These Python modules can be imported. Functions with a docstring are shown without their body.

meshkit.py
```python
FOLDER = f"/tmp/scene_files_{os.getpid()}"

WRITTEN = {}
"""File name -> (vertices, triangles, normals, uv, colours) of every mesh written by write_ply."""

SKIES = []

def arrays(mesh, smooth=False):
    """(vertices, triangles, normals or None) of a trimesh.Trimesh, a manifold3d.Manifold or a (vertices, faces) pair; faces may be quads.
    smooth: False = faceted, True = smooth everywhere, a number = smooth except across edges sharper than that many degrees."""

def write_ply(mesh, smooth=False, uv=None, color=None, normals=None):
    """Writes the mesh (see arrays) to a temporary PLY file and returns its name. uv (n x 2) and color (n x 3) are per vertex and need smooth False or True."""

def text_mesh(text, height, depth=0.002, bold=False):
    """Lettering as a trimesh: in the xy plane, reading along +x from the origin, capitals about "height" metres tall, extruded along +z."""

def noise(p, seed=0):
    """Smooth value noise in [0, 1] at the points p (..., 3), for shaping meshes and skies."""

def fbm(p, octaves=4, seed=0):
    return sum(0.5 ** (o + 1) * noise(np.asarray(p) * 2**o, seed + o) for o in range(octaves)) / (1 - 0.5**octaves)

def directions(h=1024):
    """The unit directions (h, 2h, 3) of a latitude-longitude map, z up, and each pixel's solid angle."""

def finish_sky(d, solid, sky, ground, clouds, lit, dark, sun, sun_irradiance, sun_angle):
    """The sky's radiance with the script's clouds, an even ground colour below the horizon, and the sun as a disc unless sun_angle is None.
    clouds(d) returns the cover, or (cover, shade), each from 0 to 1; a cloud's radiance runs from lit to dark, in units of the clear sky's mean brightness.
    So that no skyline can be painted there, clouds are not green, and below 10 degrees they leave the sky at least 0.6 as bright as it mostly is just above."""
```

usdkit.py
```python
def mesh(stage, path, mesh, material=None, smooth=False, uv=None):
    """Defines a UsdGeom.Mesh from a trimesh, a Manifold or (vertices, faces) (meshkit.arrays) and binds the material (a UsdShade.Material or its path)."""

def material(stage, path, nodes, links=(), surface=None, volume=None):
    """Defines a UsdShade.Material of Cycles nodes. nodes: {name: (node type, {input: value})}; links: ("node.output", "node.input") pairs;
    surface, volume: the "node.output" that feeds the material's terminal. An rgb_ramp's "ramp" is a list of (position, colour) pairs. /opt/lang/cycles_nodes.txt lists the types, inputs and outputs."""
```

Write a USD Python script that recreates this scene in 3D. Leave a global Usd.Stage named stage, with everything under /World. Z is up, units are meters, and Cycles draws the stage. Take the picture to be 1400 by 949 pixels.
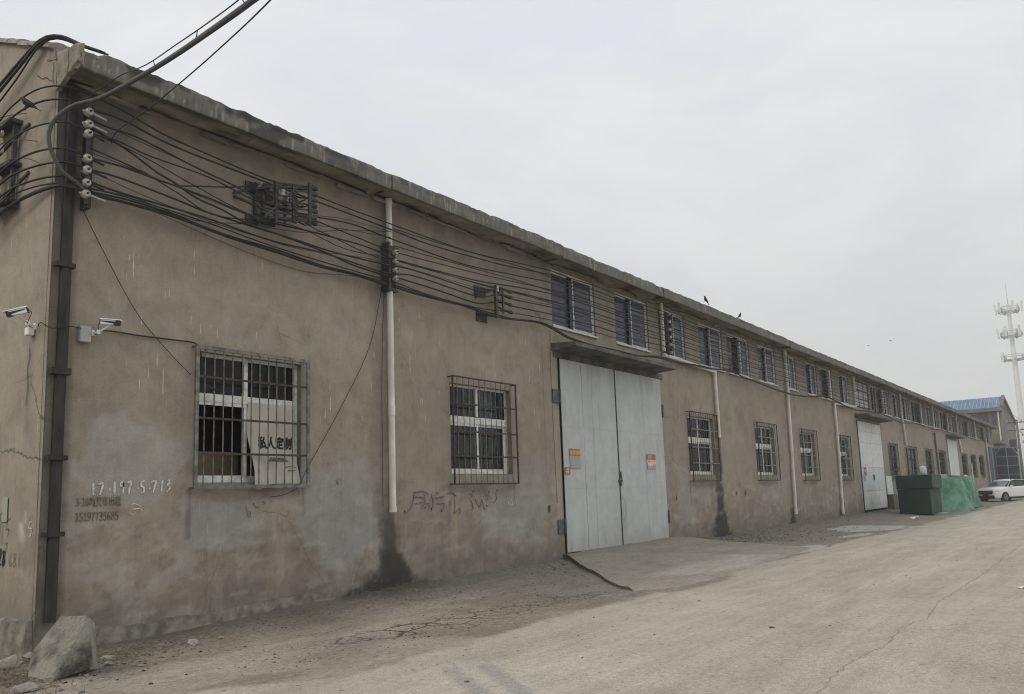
import math, glob, random
import numpy as np, trimesh, usdkit, meshkit
import manifold3d
from meshkit import fbm, noise
from pxr import Usd, UsdGeom, UsdLux, UsdShade, Gf, Sdf, Vt

random.seed(7)
rng = np.random.default_rng(7)
stage = Usd.Stage.CreateInMemory()
UsdGeom.SetStageUpAxis(stage, UsdGeom.Tokens.z)
UsdGeom.SetStageMetersPerUnit(stage, 1.0)
UsdGeom.Xform.Define(stage, '/World')
UsdGeom.Scope.Define(stage, '/World/Looks')

# ------------------------------------------------------------------ camera
CAM = (0.0, -11.273, 1.7)
R3 = (0.59741253, -0.80119037, -0.03452925)
U3 = (-0.08950458, -0.10940436, 0.98995940)
W3 = (0.79692359, 0.58832362, 0.13706974)
cam = UsdGeom.Camera.Define(stage, '/World/camera')
cam.CreateHorizontalApertureAttr(36.0)
cam.CreateFocalLengthAttr(36.0 * 1100 / 1400)
cam.CreateVerticalApertureOffsetAttr(36.0 * 52.5 / 1400)
cam.CreateClippingRangeAttr(Gf.Vec2f(0.05, 5000))
cam.CreateExposureAttr(0.10)
cam.AddTransformOp().Set(Gf.Matrix4d(*R3, 0, *U3, 0, -W3[0], -W3[1], -W3[2], 0, *CAM, 1))

# ------------------------------------------------------------------ sky and veiled sun
SUN_AZ, SUN_EL = math.atan2(-0.93, 0.36), math.radians(38)          # atan2(x, y) of the direction to the sun
sun_dir = (math.sin(SUN_AZ) * math.cos(SUN_EL), math.cos(SUN_AZ) * math.cos(SUN_EL), math.sin(SUN_EL))
usdkit.material(stage, '/World/Looks/sky_look', {
    'sky': ('sky_texture', {'sky_type': 'single_scattering', 'sun_disc': False, 'sun_elevation': SUN_EL, 'sun_rotation': SUN_AZ}),
    'co': ('texture_coordinate', {}),
    'sep': ('separate_xyz', {}),
    'el': ('map_range', {'from_min': 0.0, 'from_max': 0.62, 'to_min': 0.0, 'to_max': 1.0, 'clamp': True}),
    'grad': ('rgb_ramp', {'ramp': [(0, (.615, .625, .600)), (.22, (.645, .658, .645)), (.5, (.705, .72, .735)), (1, (.77, .79, .82))]}),
    'map': ('mapping', {'scale': (1.3, 1.3, 3.6)}),
    'n1': ('noise_texture', {'scale': 2.2, 'detail': 6, 'roughness': .58, 'distortion': .5}),
    'r1': ('rgb_ramp', {'ramp': [(0, (.95, .955, .975)), (.40, (.958, .966, .988)), (.5, (1.0, 1.0, 1.0)), (.60, (1.045, 1.037, 1.022)), (1, (1.06, 1.05, 1.03))]}),
    'mul': ('mix_color', {'blend_type': 'multiply', 'fac': 1.0}),
    'lift': ('mix_color', {'blend_type': 'multiply', 'fac': 1.0, 'b': (10.0, 10.0, 10.0)}),
    'mix': ('mix_color', {'fac': .985}),
    'bg': ('background_shader', {'strength': 0.1}),
}, [('co.generated', 'sep.vector'), ('sep.z', 'el.value'), ('el.result', 'grad.fac'), ('co.generated', 'map.vector'), ('map.vector', 'n1.vector'),
    ('n1.fac', 'r1.fac'), ('grad.color', 'mul.a'), ('r1.color', 'mul.b'), ('mul.result', 'lift.a'), ('sky.color', 'mix.a'), ('lift.result', 'mix.b'),
    ('mix.result', 'bg.color')], surface='bg.background')
dome = UsdLux.DomeLight.Define(stage, '/World/sky')
dome.CreateIntensityAttr(1.0)
UsdShade.MaterialBindingAPI.Apply(dome.GetPrim()).Bind(UsdShade.Material.Get(stage, '/World/Looks/sky_look'))
dome.GetPrim().SetCustomDataByKey('kind', 'structure')
sun = UsdLux.DistantLight.Define(stage, '/World/sun')
sun.CreateIntensityAttr(0.30)
sun.CreateAngleAttr(26.0)
sun.CreateColorAttr(Gf.Vec3f(1.0, .95, .86))
sun.GetPrim().CreateAttribute('inputs:normalize', Sdf.ValueTypeNames.Bool).Set(True)
_z = np.array(sun_dir); _x = np.cross([0, 0, 1], _z); _x /= np.linalg.norm(_x); _y = np.cross(_z, _x)
sun.AddTransformOp().Set(Gf.Matrix4d(*map(float, _x), 0, *map(float, _y), 0, *map(float, _z), 0, 0, 0, 50, 1))

# ------------------------------------------------------------------ helpers
_used = {}
def numbered(parent, name):
    k = _used.get((parent, name), 0)
    _used[(parent, name)] = k + 1
    return f'{parent}/{name}' + (f'_{k:03d}' if k else '')

def keys(prim, label=None, cat=None, group=None, kind=None):
    for k, v in (('label', label), ('category', cat), ('group', group), ('kind', kind)):
        if v:
            prim.SetCustomDataByKey(k, v)
    return prim

def thing(name, label, cat, group=None, loc=None, rotz=0.0, kind=None):
    x = UsdGeom.Xform.Define(stage, numbered('/World', name))
    if loc is not None:
        x.AddTranslateOp().Set(Gf.Vec3d(*map(float, loc)))
    if rotz:
        x.AddRotateZOp().Set(float(rotz))
    keys(x.GetPrim(), label, cat, group, kind)
    return str(x.GetPath())

def sub(name, parent, label=None):
    x = UsdGeom.Xform.Define(stage, numbered(parent, name))
    keys(x.GetPrim(), label)
    return str(x.GetPath())

def obj(name, m, mat, parent='/World', smooth=False, label=None, cat=None, group=None, kind=None, cd=None, mk=None):
    p = numbered(parent, name)
    g = usdkit.mesh(stage, p, m, f'/World/Looks/{mat}', smooth=smooth)
    for nm, arr in (('Cd', cd), ('mk', mk)):
        if arr is not None:
            UsdGeom.PrimvarsAPI(g).CreatePrimvar(nm, Sdf.ValueTypeNames.Color3fArray, 'vertex').Set(Vt.Vec3fArray.FromNumpy(np.asarray(arr, np.float32)))
    keys(g.GetPrim(), label, cat, group, kind)
    return p

def join(*ms):
    ms = [m for m in (ms[0] if len(ms) == 1 and isinstance(ms[0], list) else ms)]
    vs, fs, n = [], [], 0
    for v, f in ms:
        vs.append(np.asarray(v, float)); fs.append(np.asarray(f, int) + n); n += len(v)
    return np.vstack(vs), np.vstack(fs)

_BF = np.array([[0, 2, 1], [0, 3, 2], [4, 5, 6], [4, 6, 7], [0, 1, 5], [0, 5, 4], [1, 2, 6], [1, 6, 5], [2, 3, 7], [2, 7, 6], [3, 0, 4], [3, 4, 7]])
def box(x0, x1, y0, y1, z0, z1, bev=0.0):
    if bev:
        m = rounded(x1 - x0, y1 - y0, z1 - z0, bev)
        return m[0] + [(x0 + x1) / 2, (y0 + y1) / 2, (z0 + z1) / 2], m[1]
    return np.array([[x0, y0, z0], [x1, y0, z0], [x1, y1, z0], [x0, y1, z0], [x0, y0, z1], [x1, y0, z1], [x1, y1, z1], [x0, y1, z1]], float), _BF.copy()

def hull(pts):
    m = manifold3d.Manifold.hull_points(np.asarray(pts, float).tolist()).to_mesh()
    return np.array(m.vert_properties[:, :3], float), np.array(m.tri_verts, int)

def rounded(a, b, c, r):
    pts = []
    for sx in (-1, 1):
        for sy in (-1, 1):
            for sz in (-1, 1):
                p = np.array([sx * a / 2, sy * b / 2, sz * c / 2])
                for k in range(3):
                    q = p.copy()
                    for j in range(3):
                        if j != k:
                            q[j] -= np.sign(q[j]) * r
                    pts.append(q)
    return hull(pts)

def tube(pts, r, n=6, caps=True):
    P = np.asarray(pts, float)
    T = np.gradient(P, axis=0); T /= np.maximum(np.linalg.norm(T, axis=1, keepdims=True), 1e-9)
    r = np.broadcast_to(np.asarray(r, float), (len(P),))
    ref = np.array([0, 0, 1.0]) if abs(T[0][2]) < .9 else np.array([1.0, 0, 0])
    V = []
    a0 = None
    for i in range(len(P)):
        a = np.cross(T[i], ref) if a0 is None else a0 - T[i] * (a0 @ T[i])
        if np.linalg.norm(a) < 1e-6:
            a = np.cross(T[i], [0, 1, 0])
        a /= np.linalg.norm(a); a0 = a; b = np.cross(T[i], a)
        t = np.arange(n) / n * 2 * np.pi
        V.append(P[i] + r[i] * (np.cos(t)[:, None] * a + np.sin(t)[:, None] * b))
    V = np.vstack(V); F = []
    for i in range(len(P) - 1):
        for k in range(n):
            A, B, Cc, D = i * n + k, i * n + (k + 1) % n, (i + 1) * n + (k + 1) % n, (i + 1) * n + k
            F += [[A, B, Cc], [A, Cc, D]]
    if caps:
        for base, s in ((0, -1), ((len(P) - 1) * n, 1)):
            for k in range(1, n - 1):
                F.append([base, base + k, base + k + 1] if s > 0 else [base, base + k + 1, base + k])
    return V, np.array(F)

def bar(p0, p1, w, h=None):
    """square bar between two points"""
    p0, p1 = np.array(p0, float), np.array(p1, float)
    t = p1 - p0; L = np.linalg.norm(t); t = t / L
    up = np.array([0, 0, 1.0]) if abs(t[2]) < .95 else np.array([0, 1.0, 0])
    a = np.cross(t, up); a /= np.linalg.norm(a); b = np.cross(a, t)
    h = w if h is None else h
    v, f = box(0, L, -w / 2, w / 2, -h / 2, h / 2)
    return p0 + v[:, :1] * t - v[:, 1:2] * a + v[:, 2:] * b, f

def spline(pts, step=0.15):
    P = np.asarray(pts, float)
    Q = np.vstack([2 * P[0] - P[1], P, 2 * P[-1] - P[-2]])
    out = []
    for i in range(1, len(Q) - 2):
        n = max(2, int(np.linalg.norm(Q[i + 1] - Q[i]) / step))
        t = (np.arange(n) / n)[:, None]
        p0, p1, p2, p3 = Q[i - 1:i + 3]
        out.append(.5 * (2 * p1 + (p2 - p0) * t + (2 * p0 - 5 * p1 + 4 * p2 - p3) * t * t + (3 * p1 - p0 - 3 * p2 + p3) * t ** 3))
    return np.vstack(out + [P[-1:]])

def lathe(profile, n=14, axis='z'):
    pr = np.asarray(profile, float)
    t = np.arange(n) / n * 2 * np.pi
    V = np.stack([np.outer(pr[:, 0], np.cos(t)), np.outer(pr[:, 0], np.sin(t)), np.repeat(pr[:, 1:2], n, 1)], -1).reshape(-1, 3)
    F = []
    for i in range(len(pr) - 1):
        for k in range(n):
            a, b, c, d = i * n + k, i * n + (k + 1) % n, (i + 1) * n + (k + 1) % n, (i + 1) * n + k
            F += [[a, b, c], [a, c, d]]
    if axis == 'y':
        V = np.stack([V[:, 0], V[:, 2], -V[:, 1]], -1)
    if axis == 'x':
        V = np.stack([V[:, 2], V[:, 1], -V[:, 0]], -1)
    return V, np.array(F)

def shift(m, d):
    return m[0] + np.asarray(d, float), m[1]

def smooth01(e0, e1, x):
    t = np.clip((x - e0) / (e1 - e0), 0, 1)
    return t * t * (3 - 2 * t)

def grid(us, vs, fn, keep=None):
    U, V = np.meshgrid(us, vs, indexing='ij')
    P = fn(U, V)
    nu, nv = len(us), len(vs)
    i, j = np.meshgrid(np.arange(nu - 1), np.arange(nv - 1), indexing='ij')
    a = i * nv + j
    q = np.stack([a, a + nv, a + nv + 1, a + 1], -1)
    if keep is not None:
        q = q[keep((us[:-1] + us[1:])[:, None] / 2 + 0 * vs[None, :-1], (vs[:-1] + vs[1:])[None] / 2 + 0 * us[:-1, None])]
    q = q.reshape(-1, 4)
    v = P.reshape(-1, 3)
    usedv = np.unique(q); remap = np.full(len(v), -1); remap[usedv] = np.arange(len(usedv))
    f = np.vstack([q[:, [0, 1, 2]], q[:, [0, 2, 3]]])
    return (v[usedv], remap[f]), U.reshape(-1)[usedv], V.reshape(-1)[usedv]

def cuts(lines, step):
    """increasing coordinates through every value of lines, filled with steps step(x)"""
    out = []
    L = sorted(set(np.round(lines, 4)))
    for a, b in zip(L[:-1], L[1:]):
        n = max(1, int(math.ceil((b - a) / step((a + b) / 2))))
        out += list(a + (b - a) * np.arange(n) / n)
    return np.array(out + [L[-1]])

def cjk(text, height, depth=0.002, font='Noto Sans CJK Regular', bold=1):
    """lettering in the xy plane as (v, f)"""
    from PIL import Image, ImageDraw, ImageFont
    from shapely import affinity, box as sbox, union_all
    fo = ImageFont.truetype(glob.glob(f'/opt/blender-*/*/datafiles/fonts/{font}.woff2')[0], 64)
    x0, y0, x1, y1 = fo.getbbox(text, anchor='ls', stroke_width=bold)
    im = Image.new('L', (x1 - x0 + 8, y1 - y0 + 8))
    ImageDraw.Draw(im).text((4 - x0, 4 - y0), text, 255, fo, anchor='ls', stroke_width=bold)
    on = np.pad(np.asarray(im) > 127, ((0, 0), (1, 1))).astype(np.int8)
    rows, st = np.nonzero(np.diff(on, axis=1) == 1)
    en = np.nonzero(np.diff(on, axis=1) == -1)[1]
    sh = union_all(sbox(st, -rows - 1, en, -rows)).buffer(.6).buffer(-.6).simplify(.7)
    s = height / 56.0
    sh = affinity.affine_transform(sh, [s, 0, 0, s, -4 * s, (4 - y0) * s])
    m = trimesh.util.concatenate([trimesh.creation.extrude_polygon(g, depth, engine='earcut') for g in getattr(sh, 'geoms', [sh])])
    return np.array(m.vertices), np.array(m.faces)

def on_wall(m, x, z, y=-0.006, slant=0.0, squash=1.0):
    """lettering from the xy plane onto the street wall (reads along +x, faces -y)"""
    v = m[0]
    return np.stack([x + v[:, 0] * squash + slant * v[:, 1], y - v[:, 2], z + v[:, 1]], -1), m[1]

def on_gable(m, yy, z, x=4.79, squash=1.0):
    """onto the end wall, which faces -x: reads along -y"""
    v = m[0]
    return np.stack([x - v[:, 2], yy - v[:, 0] * squash, z + v[:, 1]], -1), m[1]

def strokes(lines, w=0.016, wob=0.004, seed=1):
    """hand painted strokes in the xy plane: lines are polylines"""
    r = np.random.default_rng(seed); out = []
    for L in lines:
        P = spline(np.c_[np.array(L, float), np.zeros(len(L))], .03)
        ww = w * (.55 + .45 * np.sin(np.linspace(.5, 2.9, len(P)))) * r.uniform(.8, 1.2)
        T = np.gradient(P, axis=0); T /= np.maximum(np.linalg.norm(T, axis=1, keepdims=True), 1e-9)
        N = np.stack([-T[:, 1], T[:, 0], 0 * T[:, 0]], -1)
        A = P + N * ww[:, None] / 2; B = P - N * ww[:, None] / 2
        v = np.vstack([A, B]); n = len(P); f = []
        for i in range(n - 1):
            f += [[i, n + i, n + i + 1], [i, n + i + 1, i + 1]]
        out.append((v, np.array(f)))
    return join(out)

def rough_mesh(m, step, amp, scale, seed):
    tm = trimesh.Trimesh(*m, process=True)
    v, f = trimesh.remesh.subdivide_to_size(tm.vertices, tm.faces, step)
    tm = trimesh.Trimesh(v, f, process=True)
    n = tm.vertex_normals
    d = (fbm(v[:len(tm.vertices)] * scale if len(v) == len(tm.vertices) else tm.vertices * scale, 5, seed) - .5) * amp
    return np.array(tm.vertices + n * d[:, None]), np.array(tm.faces)

# ------------------------------------------------------------------ materials
def look(name, a, b=None, rough=.8, scale=6.0, bump=.15, bscale=40.0, metal=0.0, spec=.3, detail=5, dist=.01, stretch=(1, 1, 1), lo=.35, hi=.68, coat=0.0, space='position', rand=0.0):
    b = a if b is None else b
    n = {'g': ('geometry', {}), 'm': ('mapping', {'scale': stretch}),
         'n': ('noise_texture', {'scale': scale, 'detail': detail, 'roughness': .6}),
         'r': ('rgb_ramp', {'ramp': [(lo, a), (hi, b)]}),
         'n2': ('noise_texture', {'scale': bscale, 'detail': 4, 'roughness': .6}),
         'b': ('bump', {'strength': bump, 'distance': dist}),
         'p': ('principled_bsdf', {'roughness': rough, 'metallic': metal, 'specular_ior_level': spec, 'coat_weight': coat})}
    l = [('g.position', 'm.vector'), ('m.vector', 'n.vector'), ('m.vector', 'n2.vector'), ('n.fac', 'r.fac'), ('n2.fac', 'b.height'), ('b.normal', 'p.normal')]
    if rand:
        n['o'] = ('object_info', {}); n['mr'] = ('map_range', {'to_min': 1 - rand, 'to_max': 1 + rand}); n['mu'] = ('mix_color', {'blend_type': 'multiply', 'fac': 1.0})
        l += [('o.random', 'mr.value'), ('r.color', 'mu.a'), ('mr.result', 'mu.b'), ('mu.result', 'p.base_color')]
    else:
        l.append(('r.color', 'p.base_color'))
    usdkit.material(stage, f'/World/Looks/{name}', n, l, surface='p.BSDF')

def plaster(name):
    usdkit.material(stage, f'/World/Looks/{name}', {
        'c': ('attribute', {'attribute': 'Cd'}), 'k': ('attribute', {'attribute': 'mk'}), 'ks': ('separate_color', {}),
        'g': ('geometry', {}),
        'n1': ('noise_texture', {'scale': 1.9, 'detail': 10, 'roughness': .72, 'distortion': .6}),
        'r1': ('rgb_ramp', {'ramp': [(.3, (.80, .80, .81)), (.5, (1, 1, 1)), (.72, (1.17, 1.16, 1.13))]}),
        'ms': ('mapping', {'scale': (9, 9, .7)}),
        'n2': ('noise_texture', {'scale': 1.6, 'detail': 6, 'roughness': .6}),
        'r2': ('rgb_ramp', {'ramp': [(.33, (.955, .955, .95)), (.5, (1, 1, 1)), (.7, (1.035, 1.035, 1.03))]}),
        'n3': ('noise_texture', {'scale': 45, 'detail': 5, 'roughness': .7}),
        'r3': ('rgb_ramp', {'ramp': [(.3, (.88, .88, .88)), (.5, (1, 1, 1)), (.75, (1.12, 1.12, 1.12))]}),
        'md': ('mapping', {'scale': (22, 22, 1.9)}),
        'n4': ('noise_texture', {'scale': 1.35, 'detail': 2, 'roughness': .5}),
        'r4': ('map_range', {'from_min': .70, 'from_max': .75, 'clamp': True}),
        'dm': ('math', {'math_type': 'multiply'}),
        'x1': ('mix_color', {'blend_type': 'multiply', 'fac': 1.0}), 'x2': ('mix_color', {'blend_type': 'multiply', 'fac': 1.0}), 'x3': ('mix_color', {'blend_type': 'multiply', 'fac': 1.0}),
        'x4': ('mix_color', {'b': (.50, .48, .44)}),
        # hairline cracks
        'vw': ('noise_texture', {'scale': 1.1, 'detail': 6, 'roughness': .7}),
        'va': ('mix_vector', {'fac': .22}),
        'cm': ('mapping', {'scale': (.75, .75, .55)}),
        'vo': ('voronoi_texture', {'feature': 'distance_to_edge', 'scale': 1.0}),
        'cr': ('map_range', {'from_min': .0, 'from_max': .006, 'to_min': 1, 'to_max': 0, 'clamp': True}),
        'cg': ('math', {'math_type': 'multiply'}),
        'x5': ('mix_color', {'b': (.085, .078, .068)}),
        'ba': ('mix_float', {'fac': .35}),
        'b': ('bump', {'strength': .55, 'distance': .012}),
        'p': ('principled_bsdf', {'roughness': .92, 'specular_ior_level': .15})},
        [('k.color', 'ks.color'), ('g.position', 'n1.vector'), ('g.position', 'ms.vector'), ('ms.vector', 'n2.vector'), ('g.position', 'n3.vector'),
         ('g.position', 'md.vector'), ('md.vector', 'n4.vector'), ('n4.fac', 'r4.value'), ('r4.result', 'dm.value1'), ('ks.r', 'dm.value2'),
         ('n1.fac', 'r1.fac'), ('n2.fac', 'r2.fac'), ('n3.fac', 'r3.fac'),
         ('c.color', 'x1.a'), ('r1.color', 'x1.b'), ('x1.result', 'x2.a'), ('r2.color', 'x2.b'), ('x2.result', 'x3.a'), ('r3.color', 'x3.b'),
         ('x3.result', 'x4.a'), ('dm.value', 'x4.fac'),
         ('g.position', 'vw.vector'), ('g.position', 'va.a'), ('vw.color', 'va.b'), ('va.result', 'cm.vector'), ('cm.vector', 'vo.vector'), ('vo.distance', 'cr.value'),
         ('cr.result', 'cg.value1'), ('ks.g', 'cg.value2'), ('x4.result', 'x5.a'), ('cg.value', 'x5.fac'), ('x5.result', 'p.base_color'),
         ('n3.fac', 'ba.a'), ('n1.fac', 'ba.b'), ('ba.result', 'b.height'), ('b.normal', 'p.normal')], surface='p.BSDF')
plaster('wall_plaster')

# ground: Cd = base colour, mk = (grit, distance to the long cracks / 0.4 m, crazed cracking)
usdkit.material(stage, '/World/Looks/ground_look', {
    'c': ('attribute', {'attribute': 'Cd'}), 'k': ('attribute', {'attribute': 'mk'}), 'ks': ('separate_color', {}),
    'g': ('geometry', {}),
    'n1': ('noise_texture', {'scale': .9, 'detail': 9, 'roughness': .66}),
    'r1': ('rgb_ramp', {'ramp': [(.34, (.89, .887, .88)), (.5, (1, 1, 1)), (.66, (1.07, 1.07, 1.06))]}),
    'ms': ('mapping', {'scale': (.22, 2.3, 1), 'rotation': (0, 0, .05)}),
    'n2': ('noise_texture', {'scale': 1.5, 'detail': 8, 'roughness': .62, 'distortion': .5}),
    'r2': ('rgb_ramp', {'ramp': [(.32, (.90, .895, .885)), (.5, (1, 1, 1)), (.7, (1.09, 1.09, 1.085))]}),
    'n3': ('noise_texture', {'scale': 60, 'detail': 5, 'roughness': .75}),
    'r3a': ('rgb_ramp', {'ramp': [(.36, (.68, .675, .66)), (.5, (1, 1, 1)), (.64, (1.22, 1.22, 1.20))]}),
    'r3b': ('rgb_ramp', {'ramp': [(.30, (.45, .45, .45)), (.45, (.86, .86, .86)), (.6, (1.05, 1.05, 1.05)), (.76, (1.45, 1.43, 1.38))]}),
    'n5': ('noise_texture', {'scale': 14, 'detail': 7, 'roughness': .8}),
    'r5': ('rgb_ramp', {'ramp': [(.36, (.55, .54, .52)), (.45, (.90, .895, .885)), (.53, (1.03, 1.03, 1.02)), (.63, (1.30, 1.29, 1.25))]}),
    'x6': ('mix_color', {'blend_type': 'multiply', 'fac': .85}), 'f5': ('map_range', {'from_min': 0, 'from_max': .8, 'to_min': .55, 'to_max': 1.0, 'clamp': True}),
    'vt': ('voronoi_texture', {'feature': 'F1', 'scale': 7.5, 'randomness': 1.0}), 'vq': ('map_range', {'from_min': .10, 'from_max': .17, 'to_min': .75, 'to_max': 0, 'clamp': True}), 'vz': ('math', {'math_type': 'multiply'}),
    'x7': ('mix_color', {'b': (.10, .092, .078)}),
    'gm': ('mix_color', {}),
    'x1': ('mix_color', {'blend_type': 'multiply', 'fac': 1.0}), 'x2': ('mix_color', {'blend_type': 'multiply', 'fac': 1.0}), 'x3': ('mix_color', {'blend_type': 'multiply', 'fac': 1.0}),
    # scattered dark specks (grit, leaves)
    'vs': ('voronoi_texture', {'feature': 'F1', 'scale': 2.6, 'randomness': 1.0}),
    'vr': ('map_range', {'from_min': .05, 'from_max': .085, 'to_min': .65, 'to_max': 0, 'clamp': True}),
    'x4': ('mix_color', {'b': (.13, .12, .10)}),
    # long cracks
    'wn': ('noise_texture', {'scale': 5, 'detail': 6, 'roughness': .7}),
    'wm': ('map_range', {'from_min': .3, 'from_max': .7, 'to_min': -.11, 'to_max': .11}),
    'ad': ('math', {'math_type': 'add'}), 'ab': ('math', {'math_type': 'absolute'}),
    'lc': ('map_range', {'from_min': .004, 'from_max': .030, 'to_min': .36, 'to_max': 0, 'clamp': True}),
    # crazed cracking
    'va': ('mix_vector', {'fac': .16}), 'vn': ('noise_texture', {'scale': 2.2, 'detail': 6, 'roughness': .7}),
    'vo': ('voronoi_texture', {'feature': 'distance_to_edge', 'scale': 2.3}),
    'vc': ('map_range', {'from_min': .010, 'from_max': .05, 'to_min': 1, 'to_max': 0, 'clamp': True}),
    'cz': ('math', {'math_type': 'multiply'}), 'mx': ('math', {'math_type': 'maximum'}),
    'x5': ('mix_color', {'b': (.06, .055, .048)}),
    'ba': ('mix_float', {'fac': .3}), 'bs': ('map_range', {'from_min': 0, 'from_max': 1, 'to_min': .25, 'to_max': 1.0, 'clamp': True}),
    'bh': ('math', {'math_type': 'multiply'}), 'bc': ('math', {'math_type': 'subtract'}),
    'b': ('bump', {'strength': .7, 'distance': .02}),
    'p': ('principled_bsdf', {'roughness': .93, 'specular_ior_level': .2})},
    [('k.color', 'ks.color'), ('g.position', 'n1.vector'), ('g.position', 'ms.vector'), ('ms.vector', 'n2.vector'), ('g.position', 'n3.vector'), ('g.position', 'vs.vector'),
     ('n1.fac', 'r1.fac'), ('n2.fac', 'r2.fac'), ('n3.fac', 'r3a.fac'), ('n3.fac', 'r3b.fac'), ('r3a.color', 'gm.a'), ('r3b.color', 'gm.b'), ('ks.r', 'gm.fac'),
     ('c.color', 'x1.a'), ('r1.color', 'x1.b'), ('x1.result', 'x2.a'), ('r2.color', 'x2.b'), ('x2.result', 'x3.a'), ('gm.result', 'x3.b'),
     ('g.position', 'n5.vector'), ('n5.fac', 'r5.fac'), ('x3.result', 'x6.a'), ('r5.color', 'x6.b'), ('ks.r', 'f5.value'), ('f5.result', 'x6.fac'),
     ('g.position', 'vt.vector'), ('vt.distance', 'vq.value'), ('vq.result', 'vz.value1'), ('ks.r', 'vz.value2'), ('x6.result', 'x7.a'), ('vz.value', 'x7.fac'),
     ('vs.distance', 'vr.value'), ('x7.result', 'x4.a'), ('vr.result', 'x4.fac'),
     ('g.position', 'wn.vector'), ('wn.fac', 'wm.value'), ('ks.g', 'ad.value1'), ('wm.result', 'ad.value2'), ('ad.value', 'ab.value1'), ('ab.value', 'lc.value'),
     ('g.position', 'vn.vector'), ('g.position', 'va.a'), ('vn.color', 'va.b'), ('va.result', 'vo.vector'), ('vo.distance', 'vc.value'), ('vc.result', 'cz.value1'), ('ks.b', 'cz.value2'),
     ('cz.value', 'mx.value1'), ('lc.result', 'mx.value2'), ('x4.result', 'x5.a'), ('mx.value', 'x5.fac'), ('x5.result', 'p.base_color'),
     ('n3.fac', 'ba.a'), ('n1.fac', 'ba.b'), ('ks.r', 'bs.value'), ('ba.result', 'bh.value1'), ('bs.result', 'bh.value2'), ('bh.value', 'bc.value1'), ('mx.value', 'bc.value2'),
     ('bc.value', 'b.height'), ('b.normal', 'p.normal')], surface='p.BSDF')

look('eave_concrete', (.075, .072, .065), (.25, .235, .205), rough=.95, scale=2.6, bump=.9, bscale=22, stretch=(5.5, 1, .9), dist=.03, lo=.30, hi=.70, detail=10)
look('soffit_plaster', (.17, .16, .14), (.31, .285, .24), rough=.95, scale=1.1, bump=.8, bscale=9, dist=.03, lo=.38, hi=.62, detail=8)
look('coping_clay', (.20, .18, .15), (.33, .30, .25), rough=.95, scale=5, bump=.6, bscale=30)
look('broken_mortar', (.16, .145, .115), (.33, .298, .24), rough=.95, scale=4, bump=.8, bscale=20, dist=.03)
look('canopy_concrete', (.055, .052, .046), (.16, .15, .13), rough=.95, scale=1.8, bump=.6, bscale=25, detail=8)
look('reveal_plaster', (.19, .175, .145), (.27, .245, .205), rough=.95, scale=4, bump=.4)
look('plinth_render', (.125, .112, .088), (.27, .245, .20), rough=.95, scale=4.5, bump=.7, bscale=22, dist=.02, detail=9, lo=.38, hi=.62)
look('roof_sheet', (.13, .12, .11), (.2, .19, .17), scale=3)
look('room_wall', (.22, .21, .19), (.27, .26, .24), scale=2)
look('plastic_pipe', (.54, .525, .47), (.72, .70, .64), rough=.55, scale=3.5, bump=.1, stretch=(1, 1, .5), spec=.35, detail=7)
look('rusty_pipe', (.014, .012, .011), (.046, .036, .030), rough=.7, scale=3.5, bump=.25, stretch=(3, 3, .5), detail=7)
look('old_drain', (.10, .085, .07), (.2, .17, .14), rough=.85, scale=3, bump=.3)
look('grille_grey', (.085, .078, .068), (.225, .215, .195), rough=.65, scale=8, bump=.2, detail=6)
look('grille_rust', (.035, .028, .023), (.085, .062, .048), rough=.85, scale=10, bump=.3)
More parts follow.
